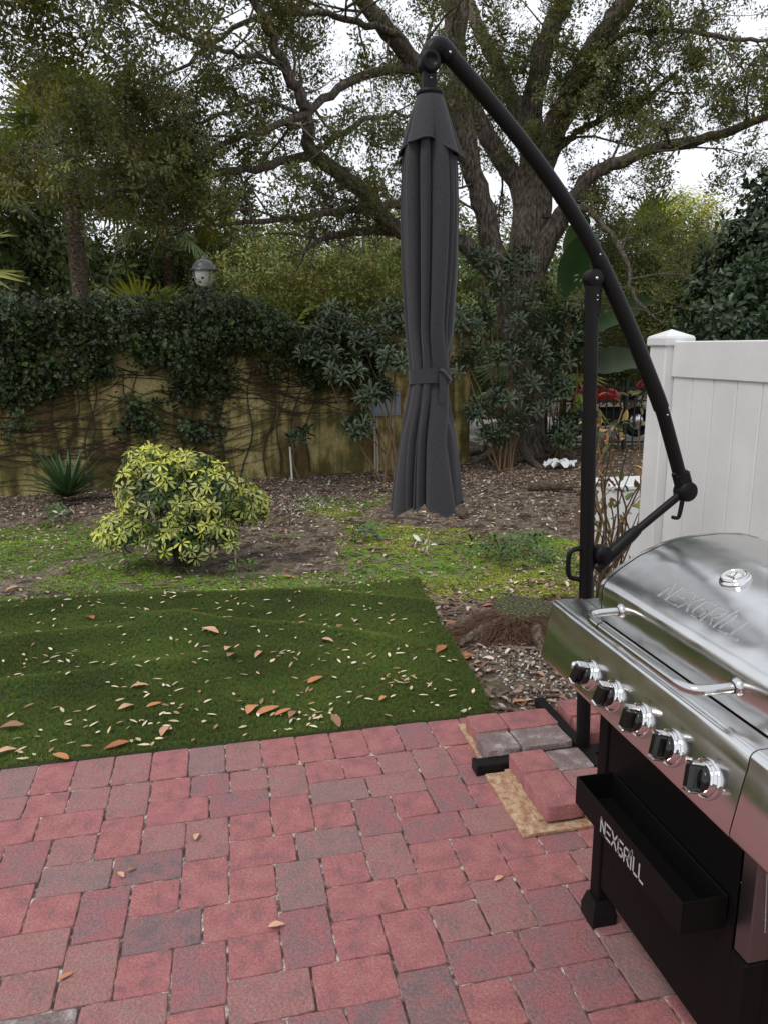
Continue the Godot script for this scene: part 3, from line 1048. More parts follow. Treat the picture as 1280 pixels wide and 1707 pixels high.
func build_canopy(root: Node, Z: float) -> void:
	var cx := 0.745
	var st := begin()
	var nt := 288
	var ny := 64
	var grid := []
	for j in ny + 1:
		var row := []
		for i in nt:
			var th := TAU * i / nt
			var hem := 0.010 * cos(q_hem(th) * 8.0) + 0.014 * sin(th * 3.0 + 2.0) + 0.006 * sin(th * 13.0)
			var y := lerpf(1.130 + hem, 2.42, float(j) / ny)
			var r := fold_radius(th, y)
			row.append(Vector3(cx + cos(th) * r + 0.006 * sin(y * 4.0), y, Z + sin(th) * r * 0.92))
		grid.append(row)
	for j in ny:
		for i in nt:
			var i2 := (i + 1) % nt
			quad(st, grid[j][i], grid[j][i2], grid[j + 1][i2], grid[j + 1][i])
	put(st, "folded_canopy", M.umbrella_fabric, root)
	# hem seam
	st = begin()
	var hem_pts := []
	var rr := []
	for i in nt + 1:
		hem_pts.append(grid[0][i % nt] + Vector3(0, 0.003, 0))
		rr.append(0.0026)
	tube(st, hem_pts, rr, 5, false)
	put(st, "hem", M.umbrella_fabric, root)
	# top flap
	st = begin()
	var flap := []
	for j in 17:
		var t := j / 16.0
		var row := []
		for i in 128:
			var th := TAU * i / 128
			var lobe := absf(sin((th + 0.5 + 0.25 * sin(th * 2.0)) * 3.0))
			var r := lerpf(0.042, 0.096, pow(t, 0.8)) * (1.0 + (0.46 * pow(lobe, 0.8) - 0.26) * pow(t, 1.1)) * (1.0 + 0.06 * t * sin(th * 7.0 + 1.0))
			var y := lerpf(2.556, 2.372 + 0.022 * (1.0 - lobe) - 0.022 * sin(th * 2.0 + 0.4), t)
			row.append(Vector3(cx - 0.002 + cos(th) * r, y, Z + sin(th) * r * 0.95))
		flap.append(row)
	for j in 16:
		for i in 128:
			var i2 := (i + 1) % 128
			quad(st, flap[j + 1][i], flap[j + 1][i2], flap[j][i2], flap[j][i])
	var fl := put(st, "top_flap", M.umbrella_fabric, root)
	st = begin()
	hem_pts = []
	rr = []
	for i in 129:
		hem_pts.append(flap[16][i % 128])
		rr.append(0.0032)
	tube(st, hem_pts, rr, 5, false)
	put(st, "hem", M.umbrella_fabric, fl)
	# tie strap with hanging end
	st = begin()
	var prof := []
	for i in 97:
		var th := TAU * (i % 96) / 96
		var r := 0.0765 + 0.0025 * sin(th * 5.0)
		var yc := 1.612 + 0.010 * sin(th + 0.6) - 0.006 * cos(th)
		prof.append([Vector3(cx + cos(th) * r, yc - 0.026, Z + sin(th) * r * 0.95), Vector3(cx + cos(th) * (r + 0.002), yc + 0.026, Z + sin(th) * (r + 0.002) * 0.95)])
	for i in 96: quad(st, prof[i][0], prof[i + 1][0], prof[i + 1][1], prof[i][1])
	put(st, "tie_strap", M.umbrella_fabric, root)
	st = begin()
	var zf := Z + 0.076
	tube(st, curve([Vector3(cx + 0.020, 1.640, zf - 0.002), Vector3(cx + 0.034, 1.632, zf + 0.004), Vector3(cx + 0.050, 1.612, zf - 0.004), Vector3(cx + 0.066, 1.606, zf - 0.024)], 4), curve_values([0.010, 0.012, 0.013, 0.009], 4), 10, true, 0.55)
	var last := []
	for i in 7:
		var t := i / 6.0
		var o := Vector3(cx + 0.026 + 0.003 * sin(t * 3.0), 1.630 - 0.105 * t, zf + 0.004 + 0.005 * t)
		var now := [o + Vector3(-0.013, 0, 0), o + Vector3(0.013, 0, -0.001)]
		if i > 0: quad(st, last[0], now[0], now[1], last[1])
		last = now
	put(st, "strap_end", M.umbrella_fabric, root)

# ---------------------------------------------------------------- grill
const GLYPH := {
	"N": [[0.0, 0.0, 0.0, 1.0, 0.62, 0.0, 0.62, 1.0]],
	"E": [[0.55, 1.0, 0.0, 1.0], [0.5, 0.5, 0.1, 0.5], [0.55, 0.0, 0.0, 0.0]],
	"X": [[0.0, 1.0, 0.66, 0.0], [0.0, 0.0, 0.66, 1.0]],
	"G": [[0.62, 1.0, 0.12, 1.0, 0.0, 0.85, 0.0, 0.15, 0.12, 0.0, 0.62, 0.0, 0.62, 0.5, 0.3, 0.5]],
	"R": [[0.0, 0.0, 0.0, 1.0, 0.5, 1.0, 0.6, 0.88, 0.6, 0.56, 0.5, 0.45, 0.12, 0.45], [0.3, 0.45, 0.62, 0.0]],
	"i": [[0.04, 0.0, 0.04, 0.78], [0.04, 0.95, -0.02, 1.12, 0.10, 1.30], [0.04, 0.95, 0.12, 1.10, 0.10, 1.30]],
	"L": [[0.0, 1.0, 0.0, 0.0, 0.5, 0.0]],
}

# lettering laid on a surface: at.call(u, v) gives a point, u along the line and v up, both in cap heights
func lettering(st: SurfaceTool, text: String, at: Callable, out: Callable, weight: float, rise: float) -> float:
	var pen := 0.0
	st.set_smooth_group(-1)
	for ch in text:
		var wide := 0.0
		for s in GLYPH[ch]:
			for i in range(0, s.size() - 2, 2):
				var a := Vector2(s[i], s[i + 1])
				var b := Vector2(s[i + 2], s[i + 3])
				wide = maxf(wide, maxf(a.x, b.x))
				var d := (b - a).normalized() * weight * 0.5
				var n := Vector2(-d.y, d.x)
				a -= d; b += d
				var c := [a + n, b + n, b - n, a - n]
				var lo := []
				var hi := []
				for q in c:
					var p: Vector3 = at.call(pen + q.x, q.y)
					var o: Vector3 = out.call(pen + q.x, q.y)
					lo.append(p - o * 0.002)
					hi.append(p + o * rise)
				quad(st, hi[0], hi[1], hi[2], hi[3])
				for k in 4: quad(st, lo[k], lo[(k + 1) % 4], hi[(k + 1) % 4], hi[k])
		pen += wide + 0.24
	return pen - 0.24

const LID := [[0.990, 0.9885], [0.986, 1.020], [0.985, 1.062], [0.987, 1.080], [0.994, 1.094], [1.006, 1.106], [1.035, 1.128], [1.087, 1.160], [1.157, 1.188], [1.205, 1.199], [1.248, 1.205], [1.322, 1.209], [1.400, 1.204], [1.455, 1.190], [1.495, 1.160], [1.510, 1.110], [1.512, 0.9885]]

func lid_at(s: float) -> Vector2:
	# s = length along the profile from its front foot
	var left := s
	for i in LID.size() - 1:
		var a := Vector2(LID[i][0], LID[i][1])
		var b := Vector2(LID[i + 1][0], LID[i + 1][1])
		var l := a.distance_to(b)
		if left <= l: return a.lerp(b, left / l)
		left -= l
	return Vector2(LID[-1][0], LID[-1][1])

func build_grill() -> void:
	var root := thing("gas_grill", "stainless steel gas grill with closed lid, five knobs and black cart on the pavers", "grill", Vector3(1.25, 0, -1.45))
	var steel: Material = M.stainless_steel
	var st := begin()
	# control panel
	var prof := []
	for p in [[1.02, 0.984], [0.950, 0.986], [0.938, 0.985], [0.929, 0.980], [0.924, 0.972], [0.922, 0.945], [0.919, 0.938], [0.897, 0.818], [0.899, 0.808], [0.908, 0.798], [0.925, 0.793], [1.02, 0.793]]:
		prof.append(Vector2(p[0], p[1]))
	extrude(st, prof, -1.970, -1.100, true, 0.9, 6)
	put(st, "control_panel", steel, root)
	st = begin()
	extrude(st, prof, -1.097, -0.52, true, 0.9, 4)
	put(st, "control_panel", steel, root)
	# side shelves
	st = begin()
	minmax(st, Vector3(1.021, 0.942, -1.969), Vector3(1.46, 0.983, -1.815), 0.004)
	put(st, "side_shelf", steel, root)
	st = begin()
	minmax(st, Vector3(1.021, 0.942, -1.092), Vector3(1.46, 0.983, -0.53), 0.004)
	put(st, "side_shelf", steel, root)
	# fire box between cart and lid
	st = begin()
	minmax(st, Vector3(1.022, 0.800, -1.795), Vector3(1.50, 0.995, -1.118), 0.004)
	put(st, "firebox", M.chrome_soft, root)
	# lid
	prof = []
	for p in LID: prof.append(Vector2(p[0], p[1]))
	st = begin()
	extrude(st, prof, -1.786, -1.129, false, 0.9, 12)
	var lid := put(st, "lid", steel, root)
	for z in [[-1.803, -1.789], [-1.126, -1.112]]:
		st = begin()
		var grown := []
		for p in LID:
			var d := (Vector2(p[0], p[1]) - Vector2(1.25, 1.02))
			grown.append(Vector2(1.25, 1.02) + d * 1.008 if p[1] > 0.99 else Vector2(1.25 + d.x * 1.008, 0.988))
		extrude(st, grown, z[0], z[1], true, 0.9)
		put(st, "end_cap", steel, lid)
	st = begin()
	var inner := []
	for p in LID: inner.append(Vector2(1.25, 1.0) + (Vector2(p[0], p[1]) - Vector2(1.25, 1.0)) * 0.992)
	extrude(st, inner, -1.789, -1.126, false)
	put(st, "liner", M.black_enamel, lid)
	# embossed name on the lid
	st = begin()
	var cap := 0.050
	var s0 := 0.148
	lettering(st, "NEXGRiLL", func(u, v):
			var p := lid_at(s0 + v * cap)
			return Vector3(p.x, p.y, -1.585 + u * cap), func(_u, v):
			var a := lid_at(s0 + v * cap - 0.01)
			var b := lid_at(s0 + v * cap + 0.01)
			return Vector3(-(b.y - a.y), b.x - a.x, 0).normalized(), 0.095, 0.0017)
	put(st, "embossed_name", steel, lid)
	# thermometer
	var gp := Vector3(1.150, 1.1862, -1.475)
	var gn := Vector3(-0.33, 0.944, 0).normalized()
	var gx := Transform3D(frame_of(gn), gp)
	st = begin()
	lathe(st, [Vector2(0.036, -0.004), Vector2(0.036, 0.002), Vector2(0.034, 0.004), Vector2(0.0315, 0.004), Vector2(0.0315, 0.010), Vector2(0.030, 0.0125), Vector2(0.0265, 0.0125), Vector2(0.0255, 0.010)], gx, 36)
	var gauge := put(st, "thermometer", M.chrome, lid)
	st = begin()
	lathe(st, [Vector2(0.0258, 0.0095), Vector2(0, 0.0095)], gx, 30)
	put(st, "dial", M.gauge_face, gauge)
	st = begin(false)
	for i in 19:
		var a := -2.3 + 4.6 * i / 18
		var d := Vector3(sin(a), 0, cos(a))
		var l := 0.007 if i % 3 == 0 else 0.004
		box(st, gx * (d * (0.0215 - l * 0.5) + Vector3(0, 0.0098, 0)), Vector3(0.0012, 0.0006, l), 0.0, gx.basis * Basis(Vector3.UP, a))
	box(st, gx * Vector3(0.003, 0.0104, 0.005), Vector3(0.0016, 0.0006, 0.024), 0.0, gx.basis * Basis(Vector3.UP, 0.5))
	for i in 3: box(st, gx * Vector3(-0.008 + i * 0.008, 0.0098, -0.009), Vector3(0.005, 0.0006, 0.006), 0.0, gx.basis)
	put(st, "dial_marks", M.black_plastic, gauge)
	# lid handle
	st = begin()
	var hp := curve([Vector3(0.984, 1.046, -1.690), Vector3(0.930, 1.046, -1.690), Vector3(0.900, 1.045, -1.682), Vector3(0.886, 1.044, -1.655), Vector3(0.884, 1.043, -1.60), Vector3(0.884, 1.043, -1.46), Vector3(0.884, 1.043, -1.32), Vector3(0.886, 1.044, -1.265), Vector3(0.900, 1.045, -1.238), Vector3(0.930, 1.046, -1.230), Vector3(0.984, 1.046, -1.230)], 6)
	var rr := []
	for i in hp.size(): rr.append(0.0108)
	tube(st, hp, rr, 20)
	var hd := put(st, "handle", M.chrome_soft, lid)
	for z in [-1.690, -1.230]:
		st = begin()
		lathe(st, [Vector2(0.020, 0), Vector2(0.020, 0.004), Vector2(0.0175, 0.008), Vector2(0.013, 0.010)], Transform3D(Basis(Vector3(0, 0, 1), PI / 2), Vector3(0.986, 1.046, z)), 24)
		put(st, "mount", M.chrome_soft, hd)
	st = begin()
	tube(st, [Vector3(0.884, 1.043, -1.605), Vector3(0.884, 1.043, -1.601)], [0.0112, 0.0112], 20)
	put(st, "joint_ring", M.black_plastic, hd)
	# knobs
	var pn := Vector3(-0.968, 0.250, 0).normalized()
	var zs := [-1.688, -1.563, -1.436, -1.312, -1.189]
	for i in 5:
		var at := Vector3(0.9085, 0.876, zs[i])
		var kx := Transform3D(frame_of(pn), at)
		var knob := Node3D.new()
		knob.name = "knob"
		root.add_child(knob, true)
		knob.position = at - root.position
		st = begin()
		lathe(st, [Vector2(0.042, -0.006), Vector2(0.042, 0.004), Vector2(0.040, 0.008), Vector2(0.036, 0.008), Vector2(0.0345, 0.004), Vector2(0.033, 0.004), Vector2(0.033, 0.014), Vector2(0.031, 0.017), Vector2(0.027, 0.017)], kx, 32)
		put(st, "bezel", M.chrome, knob)
		st = begin()
		lathe(st, [Vector2(0.027, 0.002), Vector2(0.027, 0.024), Vector2(0.025, 0.027), Vector2(0, 0.027)], kx, 28)
		put(st, "skirt", M.black_gloss, knob)
		var turn := kx.basis * Basis(Vector3.UP, -0.25 + 0.12 * i)
		st = begin()
		box(st, kx * Vector3(0, 0.036, 0), Vector3(0.026, 0.030, 0.054), 0.007, turn)
		put(st, "grip", M.black_gloss, knob)
		for e in [-1, 1]:
			st = begin()
			box(st, kx.origin + turn * Vector3(0, 0.034, e * 0.0275), Vector3(0.024, 0.030, 0.006), 0.0025, turn)
			put(st, "grip_trim", M.chrome, knob)
		st = begin()   # printed dial marks above and below
		var m := Transform3D(frame_of(pn), at)
		lathe(st, [Vector2(0.0050, 0.0006), Vector2(0.0040, 0.0006)], Transform3D(m.basis, m * Vector3(0.0, 0.0, 0.0) + Vector3(0.0095, 0.054, 0.016)), 14)
		put(st, "dial_print", M.black_plastic, knob)
	st = begin()
	var ix := Transform3D(frame_of(pn), Vector3(0.9085, 0.869, -1.765))
	lathe(st, [Vector2(0.011, -0.003), Vector2(0.011, 0.010), Vector2(0.009, 0.016), Vector2(0, 0.017)], ix, 20)
	put(st, "igniter_button", M.chrome, root)
	# cart
	var ink: Material = M.black_enamel
	st = begin()
	minmax(st, Vector3(1.033, 0.135, -1.786), Vector3(1.039, 0.792, -1.222), 0.001)
	put(st, "front_panel", ink, root)
	st = begin()
	minmax(st, Vector3(1.082, 0.145, -1.832), Vector3(1.452, 0.792, -1.826), 0.001)
	put(st, "side_panel", ink, root)
	st = begin()
	minmax(st, Vector3(1.082, 0.145, -1.180), Vector3(1.452, 0.428, -1.174), 0.001)
	put(st, "side_panel", ink, root)
	st = begin()
	minmax(st, Vector3(1.447, 0.145, -1.785), Vector3(1.453, 0.792, -1.223), 0.001)
	put(st, "back_panel", ink, root)
	st = begin()
	minmax(st, Vector3(1.042, 0.140, -1.822), Vector3(1.443, 0.148, -1.184), 0.001)
	put(st, "bottom_shelf", ink, root)
	for x in [1.028, 1.456]:
		for z in [-1.840, -1.220]:
			st = begin()
			minmax(st, Vector3(x, 0.05, z), Vector3(x + 0.052, 0.794 if z < -1.5 else 0.428, z + 0.052), 0.004)
			var leg := put(st, "leg", ink, root)
			st = begin()
			var fc := Vector3(x + 0.022, 0, z + 0.024)
			lathe(st, [Vector2(0, 0.082), Vector2(0.040, 0.082), Vector2(0.056, 0.036), Vector2(0.056, 0.002), Vector2(0, 0.002)], Transform3D(Basis(Vector3.UP, PI / 4), fc), 4, false)
			put(st, "foot", M.black_plastic, leg)
	# tray hung on the front
	st = begin()
	minmax(st, Vector3(0.915, 0.462, -1.745), Vector3(0.920, 0.545, -1.240), 0.001)
	minmax(st, Vector3(1.022, 0.462, -1.745), Vector3(1.027, 0.545, -1.240), 0.001)
	minmax(st, Vector3(0.9205, 0.462, -1.745), Vector3(1.0215, 0.545, -1.740), 0.001)
	minmax(st, Vector3(0.9205, 0.462, -1.245), Vector3(1.0215, 0.545, -1.240), 0.001)
	minmax(st, Vector3(0.9205, 0.463, -1.7395), Vector3(1.0215, 0.468, -1.2455), 0.001)
	var tray := put(st, "front_tray", ink, root)
	st = begin()
	lettering(st, "NEXGRiLL", func(u, v): return Vector3(0.915, 0.474 + v * 0.039, -1.598 + u * 0.0350), func(_u, _v): return Vector3(-1, 0, 0), 0.13, 0.0008)
	put(st, "printed_name", M.print_gray, tray)
	# heat shield on the near side with match chain
	st = begin()
	minmax(st, Vector3(1.031, 0.432, -1.214), Vector3(1.44, 0.790, -1.168), 0.003)
	put(st, "side_shield", M.steel_dull, root)
	for side in 2:
		st = begin()
		for i in 44:
			var t := i / 43.0
			var p := Vector3(1.046 + side * 0.040 + (0.016 if side == 0 else -0.012) * t, 0.700 - 0.190 * t + 0.015 * side, -1.1645)
			lathe(st, [Vector2(0, 0.0019), Vector2(0.0019, 0), Vector2(0, -0.0019)], Transform3D(Basis.IDENTITY, p), 5)
		put(st, "match_chain", M.chrome, root)
	for p in [Vector3(1.045, 0.708, -1.166), Vector3(1.087, 0.723, -1.166)]:
		st = begin()
		lathe(st, [Vector2(0.008, -0.003), Vector2(0.008, 0.002), Vector2(0.004, 0.004), Vector2(0, 0.004)], Transform3D(Basis(Vector3.RIGHT, PI / 2), p), 14)
		put(st, "screw", M.chrome, root)

# ---------------------------------------------------------------- white vinyl fence
func build_fence() -> void:
	var root := thing("vinyl_fence", "white vinyl privacy fence panel with capped end post behind the grill", "fence", Vector3(2.12, 0, -3.32))
	var v: Material = M.white_vinyl
	var st := begin()
	minmax(st, Vector3(2.050, -0.05, -3.400), Vector3(2.185, 1.742, -3.262), 0.006)
	var post := put(st, "post", v, root)
	st = begin(false)
	var c := Vector3(2.1175, 0, -3.331)
	lathe(st, [Vector2(0.105, 1.716), Vector2(0.111, 1.722), Vector2(0.111, 1.752), Vector2(0.104, 1.762), Vector2(0, 1.795)], Transform3D(Basis(Vector3.UP, PI / 4), c), 4, false)
	put(st, "post_cap", v, post)
	st = begin()
	minmax(st, Vector3(2.088, 1.572, -3.262), Vector3(2.140, 1.738, 0.9), 0.005)
	put(st, "top_rail", v, root)
	st = begin()
	minmax(st, Vector3(2.088, 0.05, -3.262), Vector3(2.140, 0.21, 0.9), 0.005)
	put(st, "bottom_rail", v, root)
	for i in 27:
		st = begin()
		var z := -3.258 + i * 0.1545
		minmax(st, Vector3(2.098, 0.20, z), Vector3(2.124, 1.575, z + 0.1505), 0.0045)
		put(st, "board", v, root)
	var far := thing("fence_post", "white vinyl fence post at the near end of the fence beyond the frame", "fence post", Vector3(2.12, 0, 0.96))
	st = begin()
	minmax(st, Vector3(2.050, -0.05, 0.9), Vector3(2.185, 1.742, 1.03), 0.006)
	put(st, "post", v, far)
	st = begin(false)
	lathe(st, [Vector2(0.105, 1.716), Vector2(0.111, 1.722), Vector2(0.111, 1.752), Vector2(0.104, 1.762), Vector2(0, 1.795)], Transform3D(Basis(Vector3.UP, PI / 4), Vector3(2.1175, 0, 0.965)), 4, false)
	put(st, "post_cap", v, far)

# ---------------------------------------------------------------- boards and loose pavers that weigh the umbrella down
func build_weights() -> void:
	var boards := [
		["thin strand board under the four rear weight pavers", Vector3(0.99, 0.0005, -3.055), Vector3(1.40, 0.0125, -2.708), 0.0],
		["wide orange brown strand board lying on the patio in front of the umbrella foot", Vector3(0.972, 0.0005, -2.632), Vector3(1.39, 0.0125, -2.226), 0.0],
		["second smaller strand board on the wide one, carrying the red pavers", Vector3(1.055, 0.013, -2.630), Vector3(1.385, 0.024, -2.285), 0.0],
		["strand board under the pavers beside the umbrella pole", Vector3(1.472, 0.0005, -3.06), Vector3(1.80, 0.0125, -2.708), 0.0]]
	for b in boards:
		var st := begin()
		minmax(st, b[1], b[2], 0.001)
		tag(put(st, "strand_board", M.osb), b[0], "board", "boards under the weight pavers")
	var w := 2 * U - 0.002
	var meshes := {"S": paver_mesh(w, w, 501), "H": paver_mesh(3 * U - 0.002, w, 502), "V": paver_mesh(w, 3 * U - 0.002, 503)}
	var list := [
		["S", 1.088, 0.0735, -2.935, "r", "square red paver at the left rear of the weight pile"],
		["H", 1.282, 0.0735, -2.928, "r", "long red paver at the back of the pile, left of the pole"],
		["S", 1.078, 0.0735, -2.772, "w", "square whitish weathered paver at the left front of the rear pile"],
		["H", 1.274, 0.0735, -2.770, "w", "long whitish weathered paver next to the pole, in the rear pile"],
		["S", 1.152, 0.086, -2.570, "r", "square red paver at the back of the front pile"],
		["V", 1.150, 0.086, -2.376, "r", "long red paver nearest the grill's black tray"],
		["S", 1.307, 0.080, -2.560, "w", "square weathered grey paver right of the red ones in the front pile"],
		["V", 1.308, 0.080, -2.366, "p", "long pinkish paver beneath the grill's edge in the front pile"],
		["S", 1.552, 0.0735, -2.985, "r", "square red paver behind the pole"],
		["S", 1.552, 0.0735, -2.815, "r", "square red paver right behind the pole, close to the grill"],
		["S", 1.710, 0.0735, -2.980, "r", "square red paver farthest right in the pile behind the pole"],
		["S", 1.710, 0.0735, -2.812, "p", "square pinkish paver farthest right behind the grill shelf"]]
	for e in list:
		var o := put_mesh(meshes[e[0]], "loose_paver", M["paver_" + e[4]])
		o.transform = Transform3D(Basis(Vector3.UP, rng.randf_range(-0.03, 0.03)), Vector3(e[1], e[2], e[3]))
		tag(o, e[5], "paver", "loose pavers on the umbrella base")

# ---------------------------------------------------------------- leaf sprays
func spray_mesh(count: int, reach: float, leaf_len: float, leaf_w: float, tone: Color, mid: Color, hang := 0.2) -> ArrayMesh:
	# a twig along +y with leaves set round it
	var st := begin(false)
	var tips := [Vector3.ZERO]
	var p := Vector3.ZERO
	var d := Vector3(0, 1, 0)
	var stem := [p]
	for i in 4:
		d = (d + Vector3(rng.randf_range(-0.3, 0.3), 0, rng.randf_range(-0.3, 0.3))).normalized()
		p += d * reach / 4.0
		stem.append(p)
	for i in 4:
		var s := Vector3(0.0028, 0, 0) * (1.2 - i * 0.2)
		st.set_color(Color(0.09, 0.07, 0.05))
		quad(st, stem[i] - s, stem[i] + s, stem[i + 1] + s, stem[i + 1] - s)
	for i in count:
		var t := pow(rng.randf(), 0.75) * 3.999
		var at: Vector3 = stem[int(t)].lerp(stem[int(t) + 1], t - int(t))
		var a := rng.randf() * TAU
		var out := Vector3(cos(a), rng.randf_range(-0.2, 0.9), sin(a)).normalized()
		at += out * reach * rng.randf_range(0.0, 0.28)
		var c := vary(tone, 0.35)
		leaf(st, at, out + Vector3(0, -hang, 0), Vector3(rng.randf_range(-0.6, 0.6), 1, rng.randf_range(-0.6, 0.6)), leaf_len * rng.randf_range(0.7, 1.25), leaf_w * rng.randf_range(0.8, 1.2), c, mid if mid.a < 0.5 else vary(mid, 0.2), 0.2, 0.12)
	st.generate_normals()
	return st.commit()

func along(d: Vector3, scale: float) -> Basis:
	return frame_of(d) * Basis(Vector3.UP, rng.randf() * TAU) * Basis.from_scale(Vector3.ONE * scale)

const LIMBS := [
	[4.59,-0.18,-11.26,0.502, 4.65,0.13,-11.32,0.395, 4.73,0.65,-11.42,0.328, 4.83,1.31,-11.55,0.289, 4.88,2.06,-11.70,0.285, 4.92,2.82,-11.87,0.299, 4.99,3.52,-12.01,0.347, 5.07,4.04,-12.11,0.270],
	[4.66,1.87,-11.61,0.247, 4.50,2.62,-11.70,0.196, 4.23,3.19,-11.68,0.168, 4.03,3.87,-11.66,0.158, 3.84,4.33,-11.60,0.147, 3.69,5.10,-11.59,0.137, 3.54,5.67,-11.54,0.127, 3.46,6.48,-11.43,0.109, 3.40,7.55,-11.37,0.078, 3.52,8.93,-11.55,0.035],
	[4.98,3.38,-11.98,0.207, 4.80,4.21,-12.10,0.165, 4.51,4.62,-12.15,0.147, 4.20,5.11,-12.22,0.138, 4.01,5.52,-12.35,0.121, 3.93,6.47,-12.58,0.097, 4.23,7.76,-12.81,0.057],
	[3.84,4.33,-11.60,0.139, 3.36,5.01,-11.43,0.135, 2.97,5.51,-11.32,0.131, 2.54,5.86,-11.17,0.120, 2.11,6.22,-11.03,0.103, 1.59,6.77,-10.95,0.073, 1.06,7.51,-10.81,0.032],
	[5.06,4.06,-12.22,0.167, 5.15,4.95,-12.61,0.136, 5.00,5.52,-12.87,0.129, 4.85,6.16,-13.16,0.121, 4.60,6.87,-13.47,0.113, 4.43,7.47,-13.75,0.097, 4.17,8.78,-14.31,0.045],
	[5.04,3.85,-12.07,0.207, 4.98,4.98,-12.13,0.179, 5.02,5.74,-12.08,0.160, 5.12,6.28,-11.97,0.150, 5.35,6.79,-11.83,0.132, 5.63,7.76,-11.67,0.083, 5.82,9.08,-11.72,0.037],
	[5.02,3.74,-11.95,0.239, 5.09,4.44,-11.88,0.202, 5.23,4.99,-11.76,0.191, 5.43,5.48,-11.62,0.180, 5.71,6.10,-11.49,0.161, 6.03,6.60,-11.23,0.142, 6.47,7.32,-10.87,0.086, 6.92,8.28,-10.58,0.035],
	[4.91,2.81,-11.76,0.206, 5.15,3.38,-11.63,0.170, 5.39,3.86,-11.37,0.126, 5.61,4.22,-11.20,0.101, 5.87,4.36,-10.96,0.091, 6.28,4.49,-10.59,0.074, 6.75,4.51,-10.08,0.064, 7.29,4.65,-9.58,0.048, 7.91,4.88,-9.08,0.026],
	[5.09,4.35,-11.86,0.081, 5.21,4.56,-11.78,0.064, 5.44,4.86,-11.59,0.055, 5.76,5.02,-11.35,0.046, 6.19,5.20,-10.98,0.038, 6.61,5.52,-10.65,0.026],
	[5.64,5.96,-11.48,0.061, 5.85,6.08,-11.14,0.045, 6.22,6.09,-10.86,0.040, 6.59,5.94,-10.43,0.036, 6.97,5.71,-9.99,0.031, 7.27,5.62,-9.59,0.020],
	[5.26,3.79,-11.38,0.063, 5.44,3.70,-11.01,0.050, 5.62,3.38,-10.69,0.041, 5.78,2.92,-10.35,0.033, 5.79,2.48,-10.14,0.029, 5.95,2.15,-9.93,0.022, 6.17,2.05,-9.86,0.015],
	[4.71,2.15,-11.66,0.206, 4.42,2.65,-11.62,0.162, 4.02,2.98,-11.57,0.135, 3.66,3.25,-11.50,0.125, 3.18,3.27,-11.40,0.123, 2.60,3.38,-11.23,0.120, 2.18,3.77,-11.09,0.109, 1.67,4.05,-10.84,0.098, 1.33,4.22,-10.64,0.095, 1.25,4.55,-10.42,0.079, 1.15,4.79,-10.28,0.071, 0.92,5.12,-10.09,0.062, 0.78,5.35,-9.97,0.055, 0.60,5.60,-9.74,0.047, 0.33,6.19,-9.52,0.022],
	[3.66,3.25,-11.50,0.078, 3.01,3.40,-11.46,0.069, 2.44,3.37,-11.37,0.064, 1.98,3.36,-11.25,0.056, 1.56,3.21,-11.10,0.044, 1.16,3.01,-10.93,0.025],
	[3.18,3.27,-11.40,0.069, 2.69,3.72,-11.39,0.064, 2.19,3.66,-11.17,0.059, 1.36,3.48,-10.78,0.045, 0.73,3.33,-10.46,0.034, -0.03,3.23,-10.18,0.019, -0.47,3.09,-10.04,0.013],
	[1.32,4.19,-10.64,0.068, 0.75,3.97,-10.29,0.055, 0.21,3.80,-9.95,0.044, -0.53,3.64,-9.44,0.032, -0.88,3.46,-9.26,0.023, -1.19,3.17,-9.06,0.014],
	[2.97,5.51,-11.32,0.073, 2.40,5.42,-11.10,0.064, 1.58,4.95,-10.65,0.054, 1.19,4.58,-10.33,0.049, 0.67,4.30,-9.96,0.041, 0.01,3.93,-9.49,0.032, -0.44,3.64,-9.11,0.025, -0.72,3.44,-8.91,0.019, -1.11,3.30,-8.75,0.011],
	[2.97,5.51,-11.32,0.058, 2.56,5.83,-11.06,0.049, 2.03,5.87,-10.86,0.044, 1.45,5.88,-10.67,0.039, 0.67,5.66,-10.37,0.032, -0.06,5.04,-9.87,0.021, -0.60,4.57,-9.45,0.011],
	[1.33,4.22,-10.64,0.048, 1.66,4.44,-10.72,0.045, 2.00,4.66,-10.81,0.038, 2.43,4.80,-10.85,0.028, 2.77,4.79,-10.88,0.018],
	[0.92,5.12,-10.09,0.031, 0.41,5.04,-9.76,0.027, -0.05,5.02,-9.44,0.023, -0.58,5.13,-9.05,0.019, -1.03,5.21,-8.54,0.012, -1.44,5.12,-8.19,0.007],
	[-1.14,4.11,-10.20,0.015, -1.56,4.10,-10.08,0.024, -1.93,3.98,-9.92,0.024, -2.28,3.82,-9.75,0.023, -2.73,3.80,-9.42,0.014],
	[1.25,4.55,-10.42,0.030, 0.69,4.65,-10.14,0.025, 0.17,4.39,-9.77,0.021, -0.31,4.14,-9.50,0.015, -0.80,4.15,-9.30,0.008],
	[0.60,5.60,-9.74,0.035, -0.01,5.71,-9.27,0.027, -0.72,5.60,-8.56,0.020, -1.36,5.27,-7.89,0.013, -1.92,4.87,-7.39,0.006],
	[2.11,6.22,-11.03,0.055, 1.90,6.61,-10.11,0.043, 1.49,6.94,-9.23,0.030, 0.91,7.17,-8.36,0.019, 0.37,7.42,-7.69,0.009],
	[6.03,6.60,-11.23,0.067, 5.75,7.25,-10.28,0.050, 5.11,7.71,-9.26,0.032, 4.23,8.03,-8.27,0.020, 3.51,8.28,-7.64,0.009],
]

